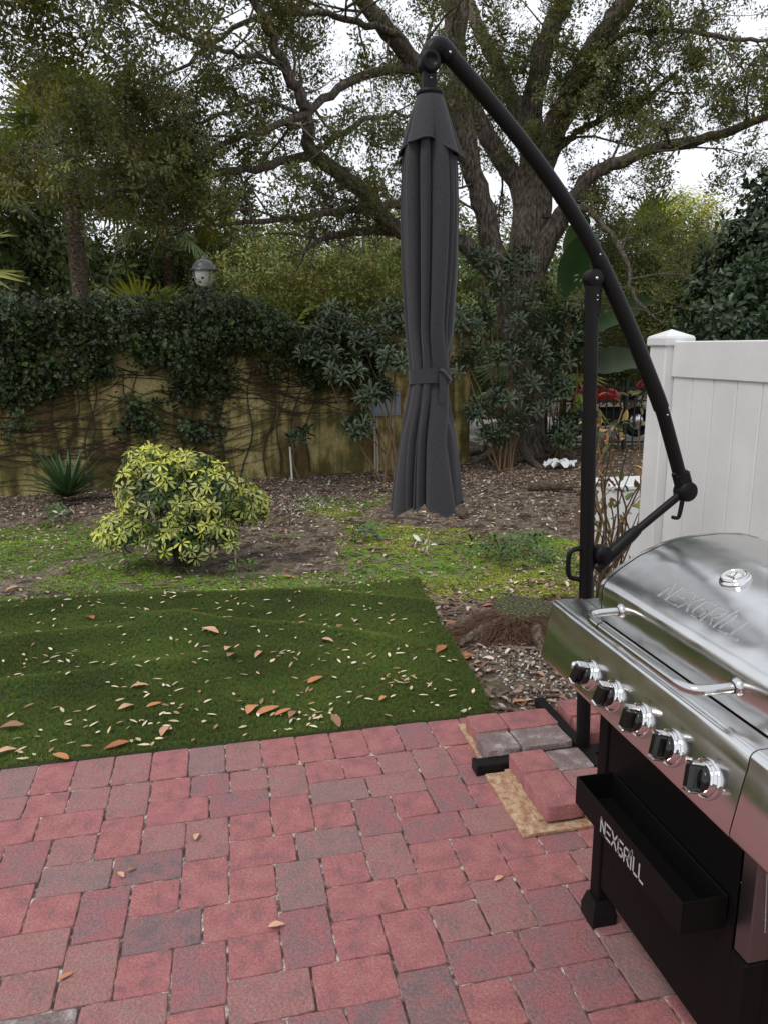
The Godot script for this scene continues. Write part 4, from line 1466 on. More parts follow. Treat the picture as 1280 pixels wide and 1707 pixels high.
func build_oak() -> void:
	var root := thing("oak_tree", "large live oak with spreading grey limbs and small dark leaves", "tree", Vector3(4.65, 0, -11.35))
	var lines := []
	for l in LIMBS:
		var pts := []
		var rad := []
		for i in range(0, l.size(), 4):
			pts.append(Vector3(l[i], l[i + 1], l[i + 2]))
			rad.append(l[i + 3])
		lines.append([pts, rad])
	for i in lines.size():
		var st := begin()
		var c := curve(lines[i][0], 5)
		var r := curve_values(lines[i][1], 5)
		if i == 0:
			# root flare
			for k in c.size():
				if c[k].y < 0.5: r[k] *= 1.0 + 0.15 * (0.5 - c[k].y)
		for k in c.size():
			if i > 0: c[k] += Vector3(gnoise.get_noise_2d(k * 40.0, i * 77.0), gnoise.get_noise_2d(k * 40.0 + 500, i * 77.0), gnoise.get_noise_2d(k * 40.0 + 900, i * 77.0)) * 0.06
		tube(st, c, r, 20 if r[0] > 0.12 else 8, true, 1.0, 0.05 if r[0] > 0.12 else 0.02)
		put(st, "trunk" if i == 0 else "limb", M.oak_bark, root)
		lines[i] = [c, r]
	for k in 5:      # surface roots
		var a := 0.6 + k * 1.1
		var st := begin()
		var d := Vector3(cos(a), 0, sin(a))
		var b := Vector3(4.6, 0, -11.3)
		tube(st, curve([b + d * 0.3 + Vector3(0, 0.35, 0), b + d * 0.6 + Vector3(0, 0.06, 0), b + d * 1.1 + Vector3(0.05, -0.04, 0.1)], 4), curve_values([0.11, 0.07, 0.03], 4), 10, true, 1.0, 0.05)
		put(st, "root", M.oak_bark, root)
	# branches and leaf sprays
	var leafs := [spray_mesh(22, 0.30, 0.062, 0.026, Color(0.105, 0.118, 0.040), Color(0.118, 0.130, 0.046)), spray_mesh(30, 0.34, 0.058, 0.024, Color(0.115, 0.128, 0.044), Color(0.122, 0.136, 0.048))]
	var xf := [[], []]
	var cs := [[], []]
	var st := begin()
	for i in range(1, lines.size()):
		var c: Array = lines[i][0]
		var r: Array = lines[i][1]
		var length := 0.0
		for k in c.size() - 1: length += c[k].distance_to(c[k + 1])
		var dens: float = 1.9 if r[0] < 0.1 else 1.15
		if i >= 5 and i <= 9: dens *= 1.9
		if i in [14, 15, 16, 18, 19, 20, 21]: dens *= 1.25
		var n := int(length * dens)
		for b in n:
			var t := (0.30 + 0.70 * (b + rng.randf()) / n) * (c.size() - 1.001)
			var k := int(t)
			var p: Vector3 = c[k].lerp(c[k + 1], t - k)
			var tan: Vector3 = (c[k + 1] - c[k]).normalized()
			var d := (tan * 0.55 + rand_dir() * 0.95 + Vector3(0, 0.12, 0)).normalized()
			if p.y < 3.4 and d.y < -0.1: d.y *= -0.4
			branch(st, p, d, rng.randf_range(0.7, 1.7), minf(r[k] * 0.45, 0.022), 2, xf, cs)
	put(st, "branches", M.twig_bark, root).set_meta("kind", "stuff")
	for k in 2: multi("crown", leafs[k], M.oak_leaf, xf[k], cs[k], root)
	print("oak sprays ", xf[0].size() + xf[1].size())

func branch(st: SurfaceTool, p: Vector3, d: Vector3, length: float, r: float, level: int, xf: Array, cs: Array) -> void:
	var pts := [p]
	var rad := [r]
	var n := 4
	for i in n:
		d = (d + rand_dir() * 0.28 + Vector3(0, -0.05, 0)).normalized()
		p += d * length / n
		pts.append(p)
		rad.append(r * (1.0 - 0.75 * (i + 1) / n))
	tube(st, pts, rad, 5 if level > 1 else 4, false)
	for i in range(1, n + 1):
		if level > 0 and rng.randf() < 0.72:
			branch(st, pts[i], (d * 0.5 + rand_dir() * 0.9).normalized(), length * rng.randf_range(0.35, 0.6), rad[i] * 0.7, level - 1, xf, cs)
		if level < 2:
			var m := rng.randi() % 2
			var q: Vector3 = pts[i]
			if q.y < 3.2 and q.x < 3.0: continue
			if q.y < 2.3: continue
			xf[m].append(Transform3D(along((d + rand_dir() * 0.8).normalized(), rng.randf_range(0.75, 1.25)), q))
			var f := rng.randf_range(0.65, 1.5)
			cs[m].append(Color(f * rng.randf_range(0.85, 1.25), f, f * rng.randf_range(0.7, 1.1)))

# a tree or tall shrub of leaf clumps: clumps are [centre, radius, sprays]
func clump_tree(called: String, label: String, category: String, base: Vector3, trunk_r: float, clumps: Array, mesh: ArrayMesh, material: Material, tint: Color, group: String, size := 1.0, up_bias := 0.2) -> Node3D:
	var root := thing(called, label, category, base, group)
	var st := begin()
	var top: Vector3 = clumps[0][0]
	if trunk_r > 0.0:
		var mid := base.lerp(top, 0.5) + Vector3(rng.randf_range(-0.2, 0.2), 0, rng.randf_range(-0.2, 0.2))
		tube(st, curve([base + Vector3(0, -0.1, 0), mid, top], 4), curve_values([trunk_r, trunk_r * 0.7, trunk_r * 0.35], 4), 9, true, 1.0, 0.06)
		put(st, "trunk", M.oak_bark, root)
		for c in clumps.slice(1):
			st = begin()
			var from := base.lerp(top, rng.randf_range(0.35, 0.8))
			tube(st, curve([from, from.lerp(c[0], 0.5) + Vector3(0, 0.15, 0), c[0]], 3), curve_values([trunk_r * 0.45, trunk_r * 0.3, trunk_r * 0.12], 3), 6)
			put(st, "limb", M.oak_bark, root)
	var xf := []
	var cs := []
	for c in clumps:
		for i in c[2]:
			var d := rand_dir()
			var rad: float = c[1] * pow(rng.randf(), 0.45)
			var p: Vector3 = c[0] + d * rad * Vector3(1, 0.85, 1)
			xf.append(Transform3D(along((d + Vector3(0, up_bias, 0) + rand_dir() * 0.6).normalized(), size * rng.randf_range(0.7, 1.3)), p))
			var f := rng.randf_range(0.7, 1.35)
			cs.append(Color(tint.r * f * rng.randf_range(0.85, 1.2), tint.g * f, tint.b * f))
	multi("crown", mesh, material, xf, cs, root)
	return root

# ---------------------------------------------------------------- palms
func frond_mesh(segs: int, petiole: float, blade: float, spread: float, tone: Color, tip: Color) -> ArrayMesh:
	# fan frond pointing along +z, arching down
	var st := begin(false)
	st.set_color(Color(0.12, 0.14, 0.04))
	var hub := Vector3(0, petiole * 0.12, petiole)
	for k in 3:
		var a := TAU * k / 3
		var b := TAU * (k + 1) / 3
		var o := Vector3(cos(a), sin(a), 0) * 0.012
		var q := Vector3(cos(b), sin(b), 0) * 0.012
		quad(st, o, q, hub + q * 0.6, hub + o * 0.6)
	for i in segs:
		var a := lerpf(-spread, spread, (i + 0.5) / segs)
		var d := Vector3(sin(a), 0, cos(a))
		var l := blade * (0.72 + 0.28 * cos(a * 0.7)) * rng.randf_range(0.9, 1.06)
		var s := Vector3(cos(a), 0, -sin(a)) * blade * spread / segs * 0.62
		var m := hub + d * l * 0.55 + Vector3(0, -0.03 - 0.05 * absf(a) * l, 0)
		var t := hub + d * l * 0.98 + Vector3(0, -0.20 * l * rng.randf_range(0.6, 1.6), 0)
		var up := Vector3(0, blade * 0.025, 0)
		var c := vary(tone, 0.2)
		for f in [[hub, m - s, m + up], [hub, m + up, m + s], [m - s, t, m + up], [m + up, t, m + s]]:
			for v in f:
				st.set_color(tip if v == t else c)
				st.add_vertex(v)
	st.generate_normals()
	return st.commit()

func palm(label: String, base: Vector3, height: float, r: float, crown_r: float, fronds: int, mesh_list: Array, group := "fan palms") -> void:
	var root := thing("fan_palm", label, "palm", base, group)
	var top := base + Vector3(0.05, height, 0)
	if height > 0.3:
		var st := begin()
		var pts := []
		var rad := []
		for i in 15:
			pts.append(base.lerp(top, i / 14.0) + Vector3(sin(i * 0.5) * 0.02, 0, 0))
			rad.append(r * (1.0 + 0.10 * (i % 2)) * (1.15 if i == 0 else 1.0) * (1.0 + 0.5 * smoothstep(10.0, 14.0, i)))
		tube(st, pts, rad, 12)
		put(st, "trunk", M.palm_trunk, root)
	for i in fronds:
		var o := MeshInstance3D.new()
		o.mesh = mesh_list[i % mesh_list.size()]
		o.material_override = M.palm_leaf
		o.name = "frond"
		root.add_child(o, true)
		var yaw := TAU * i * 0.382 + rng.randf_range(-0.2, 0.2)
		var pitch := lerpf(-1.25, 0.85, float(i) / fronds)
		o.transform = Transform3D(Basis(Vector3.UP, yaw) * Basis(Vector3.RIGHT, pitch) * Basis(Vector3(0, 0, 1), rng.randf_range(-0.5, 0.5)) * Basis.from_scale(Vector3.ONE * crown_r * rng.randf_range(0.85, 1.15)), top - base)

# ---------------------------------------------------------------- whorled shrubs
func whorl_mesh(n: int, length: float, width: float, tone: Color, mid: Color) -> ArrayMesh:
	var st := begin(false)
	for i in n:
		var a := TAU * i / n * 2.4
		var lift := lerpf(1.1, -0.35, float(i) / n)
		var d := Vector3(cos(a), lift, sin(a)).normalized()
		leaf(st, d * length * 0.12 - Vector3(0, i * 0.004, 0), d, Vector3.UP, length * rng.randf_range(0.75, 1.15), width, vary(tone, 0.3), vary(mid, 0.2), 0.18, 0.18, 0.62)
	st.generate_normals()
	return st.commit()

func whorl_shrub(label: String, base: Vector3, heads: Array, per: int, mesh: ArrayMesh, tint: Color, stems := true) -> Node3D:
	# heads: [centre, radius]
	var root := thing("leafy_shrub", label, "shrub", base, "whorl-leaved shrubs")
	var xf := []
	var cs := []
	for h in heads:
		if stems:
			var st := begin()
			var o := base + Vector3(rng.randf_range(-0.12, 0.12), -0.05, rng.randf_range(-0.08, 0.08))
			var mid: Vector3 = o.lerp(h[0], 0.45) + Vector3(rng.randf_range(-0.15, 0.15), 0.05, rng.randf_range(-0.1, 0.1))
			tube(st, curve([o, mid, h[0]], 5), curve_values([0.017, 0.013, 0.007], 5), 7)
			put(st, "stem", M.dry_stem, root)
		for i in per:
			var d := rand_dir()
			if d.y < -0.3: d.y *= -0.5
			var p: Vector3 = h[0] + d * h[1] * pow(rng.randf(), 0.5)
			xf.append(Transform3D(along((d + Vector3(0, 0.9, 0)).normalized(), rng.randf_range(0.75, 1.25)), p))
			var f := rng.randf_range(0.65, 1.4)
			cs.append(Color(tint.r * f, tint.g * f, tint.b * f))
	multi("foliage", mesh, M.shrub_leaf, xf, cs, root)
	return root

# ---------------------------------------------------------------- variegated bush
func palmate_mesh(seed_value: int, edge: Color, mid: Color) -> ArrayMesh:
	var st := begin(false)
	var n := 7
	for i in n:
		var a := TAU * (i + 0.5 + rng.randf_range(-0.2, 0.2)) / n
		var d := Vector3(cos(a), rng.randf_range(-0.35, 0.25), sin(a)).normalized()
		var e := edge if rng.randf() < 0.8 else mid
		leaflet(st, d * 0.018, d, Vector3.UP, rng.randf_range(0.066, 0.092), 0.026, vary(e, 0.2), vary(mid, 0.25), rng.randf_range(0.1, 0.45))
	st.set_color(Color(0.12, 0.16, 0.04))
	tri(st, Vector3(-0.002, 0, 0), Vector3(0.002, 0, 0), Vector3(0, -0.09, 0.01))
	st.generate_normals()
	return st.commit()

func build_bush() -> void:
	var base := Vector3(-0.36, -0.02, -6.20)
	var root := thing("variegated_shrub", "rounded yellow and green variegated umbrella shrub in the yard", "shrub", base)
	for i in 14:
		var a := TAU * i / 14
		var st := begin()
		var e := base + Vector3(cos(a) * rng.randf_range(0.2, 0.5), rng.randf_range(0.4, 0.8), sin(a) * 0.4)
		tube(st, curve([base + Vector3(cos(a) * 0.08, 0, sin(a) * 0.06), base.lerp(e, 0.5) + Vector3(0, 0.05, 0), e], 4), curve_values([0.014, 0.010, 0.006], 4), 7)
		put(st, "stem", M.vine_stem, root)
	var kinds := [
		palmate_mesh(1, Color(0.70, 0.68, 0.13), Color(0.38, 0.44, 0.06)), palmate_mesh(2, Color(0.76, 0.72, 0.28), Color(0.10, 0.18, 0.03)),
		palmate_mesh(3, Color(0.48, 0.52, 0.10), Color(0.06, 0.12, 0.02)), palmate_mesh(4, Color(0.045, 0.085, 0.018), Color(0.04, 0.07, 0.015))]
	var rest := [[], [], [], []]
	var placed := 0
	# lobes make the outline uneven
	var lobes := [[Vector3(0, 0.50, 0), Vector3(0.54, 0.46, 0.46)], [Vector3(-0.20, 0.68, 0.05), Vector3(0.36, 0.32, 0.34)], [Vector3(0.26, 0.58, 0.05), Vector3(0.40, 0.30, 0.36)], [Vector3(-0.44, 0.30, 0.08), Vector3(0.26, 0.22, 0.26)], [Vector3(0.56, 0.42, 0.0), Vector3(0.20, 0.20, 0.22)], [Vector3(0.05, 0.26, 0.22), Vector3(0.46, 0.22, 0.26)], [Vector3(-0.30, 0.88, 0.0), Vector3(0.16, 0.14, 0.16)], [Vector3(0.62, 0.52, 0.05), Vector3(0.13, 0.12, 0.13)], [Vector3(-0.60, 0.36, 0.1), Vector3(0.12, 0.10, 0.12)], [Vector3(0.12, 0.86, 0.0), Vector3(0.20, 0.10, 0.16)]]
	for i in 2900:
		var L = lobes[rng.randi() % lobes.size()]
		var d := rand_dir()
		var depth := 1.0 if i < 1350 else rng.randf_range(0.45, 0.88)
		if d.y < -0.45: continue
		var p: Vector3 = (L[0] + d * L[1] * depth * rng.randf_range(0.92, 1.06)) * Vector3(0.90, 0.97, 0.90)
		if p.y < 0.07: continue
		if depth == 1.0 and gnoise.get_noise_3d(p.x * 260.0, p.y * 260.0, p.z * 260.0) < -0.20: continue
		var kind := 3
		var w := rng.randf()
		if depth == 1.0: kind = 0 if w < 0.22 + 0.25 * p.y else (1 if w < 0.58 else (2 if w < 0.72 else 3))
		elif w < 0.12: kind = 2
		var b := along((d + Vector3(0, 0.5, 0.1) + rand_dir() * 0.45).normalized(), rng.randf_range(0.50, 0.88))
		if depth == 1.0 and d.z > -0.35 and placed < 300:
			placed += 1
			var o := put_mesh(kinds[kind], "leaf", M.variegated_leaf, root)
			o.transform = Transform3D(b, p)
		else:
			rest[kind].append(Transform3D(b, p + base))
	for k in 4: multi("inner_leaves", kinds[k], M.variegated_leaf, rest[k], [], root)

func sword_plant(called: String, label: String, category: String, base: Vector3, n: int, length: float, tone: Color) -> void:
	var root := thing(called, label, category, base)
	for i in n:
		var a := TAU * i * 0.382
		var el := lerpf(1.25, 0.22, float(i) / n) + rng.randf_range(-0.1, 0.1)
		var d := Vector3(cos(a) * cos(el), sin(el), sin(a) * cos(el))
		var st := begin(false)
		var c := vary(tone, 0.3)
		var side := d.cross(Vector3.UP).normalized() * 0.016
		var l := length * rng.randf_range(0.75, 1.1)
		var last := []
		for k in 6:
			var t := k / 5.0
			var p := base + d * l * t + Vector3(0, 0.03 - 0.14 * l * t * t * cos(el), 0)
			var w := side * (0.7 + 1.2 * t) * (1.0 - t * 0.98) * 2.2
			var now := [p - w, p + Vector3(0, -0.006 * (1.0 - t), 0), p + w]
			if k > 0:
				st.set_color(c)
				quad(st, last[0], last[1], now[1], now[0])
				quad(st, last[1], last[2], now[2], now[1])
			last = now
		put(st, "leaf", M.shrub_leaf, root)

func banana_leaf(st: SurfaceTool, a: Vector3, dir: Vector3, length: float, width: float, tone: Color, face := Vector3(0, 0, 1)) -> void:
	var side := dir.cross(face).normalized()
	var last := []
	for i in 13:
		var t := i / 12.0
		var p := a + dir * length * t + face * (0.25 * length * t * t) - Vector3(0, 0.18 * length * t * t * t, 0)
		var w := width * 0.5 * pow(sin(PI * clampf(0.06 + t * 0.93, 0, 1)), 0.6) * rng.randf_range(0.86, 1.08)
		var now := [p + side * w + face * w * 0.35, p, p - side * w + face * w * 0.35]
		if i > 0:
			st.set_color(vary(tone, 0.12))
			quad(st, last[0], last[1], now[1], now[0])
			quad(st, last[1], last[2], now[2], now[1])
		last = now

func build_banana() -> void:
	var base := Vector3(5.55, 0, -11.6)
	var root := thing("bird_of_paradise_plant", "tall plant with broad paddle leaves right of the oak trunk", "plant", base)
	for e in [[Vector3(5.22, 2.30, -11.2), Vector3(0.10, 1, 0.05), 1.25, 0.50, Color(0.028, 0.075, 0.020)],
			[Vector3(5.45, 2.75, -11.5), Vector3(0.05, 1, 0.0), 1.15, 0.42, Color(0.07, 0.13, 0.035)],
			[Vector3(5.62, 1.95, -11.2), Vector3(0.75, 0.55, 0.1), 1.1, 0.42, Color(0.06, 0.11, 0.05)],
			[Vector3(5.55, 1.40, -11.1), Vector3(0.9, 0.25, 0.15), 1.0, 0.40, Color(0.08, 0.11, 0.07)],
			[Vector3(5.30, 2.00, -11.3), Vector3(-0.6, 0.7, 0.1), 0.9, 0.36, Color(0.04, 0.09, 0.025)],
			[Vector3(5.25, 0.62, -10.9), Vector3(0.32, 0.55, 0.2), 0.55, 0.16, Color(0.26, 0.34, 0.03)]]:
		var st := begin()
		tube(st, curve([base + Vector3(rng.randf_range(-0.1, 0.1), 0, 0), base.lerp(e[0], 0.5) + Vector3(0, 0.2, 0), e[0]], 4), curve_values([0.035, 0.025, 0.014], 4), 8)
		put(st, "stalk", M.dry_stem, root)
		st = begin()
		banana_leaf(st, e[0], (e[1] as Vector3).normalized(), e[2], e[3], e[4])
		put(st, "leaf", M.banana_leaf, root)

# ---------------------------------------------------------------- wall and ivy
const WO := Vector3(0, 0, -10.28)
const WT := Vector3(0.98894, 0, -0.14834)
const WN := Vector3(0.14834, 0, 0.98894)

func wall_point(s: float, y: float, o := 0.0) -> Vector3:
	return WO + WT * s + WN * o + Vector3(0, y, 0)

func build_wall() -> void:
	var root := thing("stucco_wall", "stained yellow stucco garden wall under the ivy at the back", "wall", wall_point(-1.0, 0))
	var st := begin(false)
	var n := 40
	var s0 := -7.0
	var s1 := 3.66
	for i in n:
		var a := lerpf(s0, s1, float(i) / n)
		var b := lerpf(s0, s1, float(i + 1) / n)
		for face in [[0.0, 0.0], [-0.2, 0.5]]:
			var q := [[a, 1.92], [b, 1.92], [b, -0.2], [a, -0.2]]
			for k in [0, 1, 2, 0, 2, 3]:
				st.set_uv(Vector2((q[k][0] - s0) / 5.2 + face[1], 1.0 - (q[k][1] + 0.2) / 2.15))
				st.add_vertex(wall_point(q[k][0], q[k][1], face[0]))
	for e in [s1, s0]:
		var q := [[0.0, 1.92], [-0.2, 1.92], [-0.2, -0.2], [0.0, -0.2]]
		for k in [0, 1, 2, 0, 2, 3]:
			st.set_uv(Vector2(q[k][0] * 0.2 + 0.3, 1.0 - (q[k][1] + 0.2) / 2.15))
			st.add_vertex(wall_point(e, q[k][1], q[k][0]))
	st.generate_normals()
	st.generate_tangents()
	put_mesh(st.commit(), "masonry", M.stucco, root)
	st = begin(false)
	var c := wall_point((s0 + s1) / 2, 1.965, -0.1)
	box(st, c, Vector3(s1 - s0 + 0.06, 0.09, 0.26), 0.01, Basis(WT, Vector3.UP, WN))
	put(st, "coping", M.stucco, root)

func ivy_top(s: float) -> float:
	var v := [[-7.0, 2.28], [-3.2, 2.28], [-2.2, 2.22], [-1.2, 2.30], [-0.4, 2.36], [0.2, 2.34], [0.7, 2.15], [1.2, 1.95], [1.8, 1.72], [2.4, 1.5]]
	for i in v.size() - 1:
		if s <= v[i + 1][0]: return lerpf(v[i][1], v[i + 1][1], (s - v[i][0]) / (v[i + 1][0] - v[i][0]))
	return 1.4

func ivy_low(s: float) -> float:
	return 1.28 + 0.16 * sin(s * 2.3) + 0.10 * sin(s * 5.1 + 1.0) + 0.12 * smoothstep(0.4, 1.5, s)

func build_ivy() -> void:
	var root := thing("ivy", "dark climbing ivy hanging over the top of the stained wall", "ivy", wall_point(-1.0, 0, 0.05))
	var mesh := spray_mesh(16, 0.24, 0.064, 0.050, Color(0.026, 0.045, 0.014), Color(0.032, 0.053, 0.017), 0.7)
	var xf := []
	var cs := []
	for i in 4700:
		var s := rng.randf_range(-6.0, 2.2)
		var top := ivy_top(s)
		var low := ivy_low(s)
		var y := lerpf(low, top, pow(rng.randf(), 0.75))
		var o := 0.06 + 0.30 * rng.randf() * smoothstep(low - 0.2, low + 0.7, y)
		if y > 1.9: o = rng.randf_range(-0.45, 0.34)
		o += 0.16 * gnoise.get_noise_2d(s * 60.0 + 200, y * 60.0) * smoothstep(1.3, 1.8, y)
		if rng.randf() < 0.24:
			y = low - absf(rng.randfn()) * 0.33
			o = rng.randf_range(0.02, 0.08)
			if gnoise.get_noise_2d(s * 90.0, y * 90.0) < -0.05: continue
		if y < 0.35: continue
		if y < low + 0.45 and gnoise.get_noise_2d(s * 110.0 + 30, y * 110.0) < 0.0: continue
		var d := (WN * rng.randf_range(0.1, 0.8) + Vector3(0, rng.randf_range(-1.0, 0.5), 0) + WT * rng.randf_range(-0.8, 0.8)).normalized()
		xf.append(Transform3D(along(d, rng.randf_range(0.7, 1.3)), wall_point(s, y, o)))
		var f := rng.randf_range(0.6, 1.7)
		if rng.randf() < 0.10: f *= 2.0
		cs.append(Color(f * rng.randf_range(0.9, 1.2), f, f * rng.randf_range(0.7, 1.1)))
	multi("foliage", mesh, M.ivy_leaf, xf, cs, root)
	for i in 170:      # strands that sag along the wall and climb towards the right
		var st := begin()
		var s := rng.randf_range(-5.0, 1.1)
		var y := rng.randf_range(0.18, 1.55)
		if s > -0.2: y = rng.randf_range(0.85, 1.55)
		var span := rng.randf_range(0.7, 2.2)
		var sag := rng.randf_range(0.05, 0.26)
		var climb := rng.randf_range(-0.08, 0.34)
		var r := rng.randf_range(0.0028, 0.0085)
		var ph := rng.randf() * 6.0
		var pts := []
		var rad := []
		var n := 10
		for k in n:
			var t := float(k) / (n - 1)
			var q := s + span * t
			if q > 2.15: break
			pts.append(wall_point(q, clampf(y + climb * t * t - sag * sin(PI * t) + 0.018 * sin(k * 1.7 + ph) + rng.randf_range(-0.014, 0.014), 0.08, 1.8), 0.010 + r + 0.02 * rng.randf()))
			rad.append(r * (1.0 - 0.5 * t))
		if pts.size() > 2:
			tube(st, curve(pts, 2), curve_values(rad, 2), 5, false)
			put(st, "vine_stem", M.vine_stem, root)
	for i in 16:      # upright leaders
		var st := begin()
		var s := rng.randf_range(-4.6, 1.2)
		var pts := []
		for k in 7: pts.append(wall_point(s + sin(k * 1.3 + i) * 0.06 + k * 0.03, 0.0 + k * 0.24, 0.02))
		tube(st, curve(pts, 2), curve_values([0.012, 0.011, 0.010, 0.009, 0.008, 0.007, 0.006], 2), 6, false)
		put(st, "vine_stem", M.vine_stem, root)

func build_wall_fittings() -> void:
	var c := wall_point(2.27, 0.93, 0.09)
	var b := Basis(WT, Vector3.UP, WN)
	var root := thing("meter_box", "grey electrical box mounted low on the yellow wall behind the shrub", "electrical box", c)
	var st := begin()
	box(st, c, Vector3(0.42, 0.34, 0.17), 0.012, b)
	put(st, "case", M.box_gray, root)
	st = begin()
	box(st, c + b * Vector3(0, 0.012, 0.089), Vector3(0.38, 0.29, 0.012), 0.004, b)
	put(st, "cover", M.box_gray, root)
	for x in [-0.14, -0.10, 0.13]:
		st = begin()
		rod(st, c + b * Vector3(x, -0.17, -0.04), Vector3((c + b * Vector3(x, 0, -0.04)).x, -0.1, (c + b * Vector3(x, 0, -0.04)).z), 0.014, 10)
		put(st, "conduit", M.conduit, root)
	st = begin()
	var p := Vector3(0.88, 0, -10.12)
	tube(st, [p + Vector3(0, -0.08, 0), p + Vector3(-0.015, 0.40, 0), p + Vector3(-0.015, 0.415, 0)], [0.013, 0.013, 0.016], 10)
	tag(put(st, "plastic_pipe", M.pvc), "thin white plastic pipe standing upright before the wall", "pipe")
	whorl_shrub("small seedling with one tuft of leaves beside the white pipe", Vector3(1.02, -0.03, -10.10), [[Vector3(1.03, 0.55, -10.08), 0.16]], 9, whorl_mesh(9, 0.12, 0.045, Color(0.030, 0.060, 0.030), Color(0.035, 0.07, 0.03)), Color.WHITE)

# ---------------------------------------------------------------- street lamp, iron fence, motorbike
func build_beyond() -> void:
	var p := Vector3(-0.19, 0, -14.46)
	var root := thing("street_lamp", "lantern street lamp with pale globe and dark brimmed cap above the ivy", "street lamp", p)
	var X := Transform3D(Basis.IDENTITY, p)
	var st := begin()
	lathe(st, [Vector2(0.11, 0), Vector2(0.10, 0.5), Vector2(0.055, 0.6), Vector2(0.045, 2.72), Vector2(0.09, 2.76), Vector2(0.09, 2.80), Vector2(0, 2.80)], X, 14)
	put(st, "post", M.lamp_cap, root)
	st = begin()
	lathe(st, [Vector2(0.10, 2.80), Vector2(0.15, 2.86), Vector2(0.185, 2.97), Vector2(0.195, 3.08), Vector2(0, 3.08)], X, 24)
	put(st, "globe", M.lamp_glass, root)
	st = begin()
	lathe(st, [Vector2(0.255, 3.075), Vector2(0.258, 3.09), Vector2(0.21, 3.11), Vector2(0.19, 3.17), Vector2(0.13, 3.24), Vector2(0.05, 3.275), Vector2(0.035, 3.31), Vector2(0, 3.33)], X, 28)
	lathe(st, [Vector2(0.255, 3.075), Vector2(0, 3.082)], X, 28)
	put(st, "cap", M.lamp_cap, root)
	for k in 4:
		st = begin()
		var a := PI / 4 + k * PI / 2 + 0.25
		var d := Vector3(cos(a), 0, sin(a))
		tube(st, [p + d * 0.105 + Vector3(0, 2.80, 0), p + d * 0.192 + Vector3(0, 2.97, 0), p + d * 0.204 + Vector3(0, 3.085, 0)], [0.010, 0.010, 0.010], 6)
		put(st, "rib", M.lamp_cap, root)
	# iron fence
	var A := Vector3(5.02, 0, -12.05)
	var B := Vector3(7.7, 0, -11.49)
	var f := thing("iron_fence", "low black iron railing behind the trees, right of the oak trunk", "railing", A.lerp(B, 0.5))
	var d := (B - A).normalized()
	for h in [[0.10, 0.03], [0.80, 0.03], [1.02, 0.03]]:
		st = begin()
		box(st, A.lerp(B, 0.5) + Vector3(0, h[0], 0), Vector3(A.distance_to(B), h[1], 0.025), 0.0, Basis(d, Vector3.UP, d.cross(Vector3.UP)))
		put(st, "rail", M.iron, f)
	var n := int(A.distance_to(B) / 0.115)
	for i in n:
		st = begin()
		var q := A.lerp(B, (i + 0.5) / n)
		box(st, q + Vector3(0, 0.52, 0), Vector3(0.016, 1.08, 0.016))
		put(st, "picket", M.iron, f)
	for t in [0.0, 0.62, 1.0]:
		st = begin()
		box(st, A.lerp(B, t) + Vector3(0, 0.56, -0.005), Vector3(0.055, 1.22, 0.055), 0.004)
		put(st, "post", M.iron, f)
	build_motorbike(Vector3(7.05, 0, -13.0))
	# pale paving beyond the railing
	st = begin()
	minmax(st, Vector3(4.6, -0.07, -17.5), Vector3(13.0, -0.012, -12.35))
	structure(put(st, "driveway", textured("concrete", ramp_texture(256, 91, 0.02, [[0.2, srgb8(150, 148, 142)], [0.8, srgb8(184, 182, 176)]], 0.1, 0.06), 0.8, 0.95)))

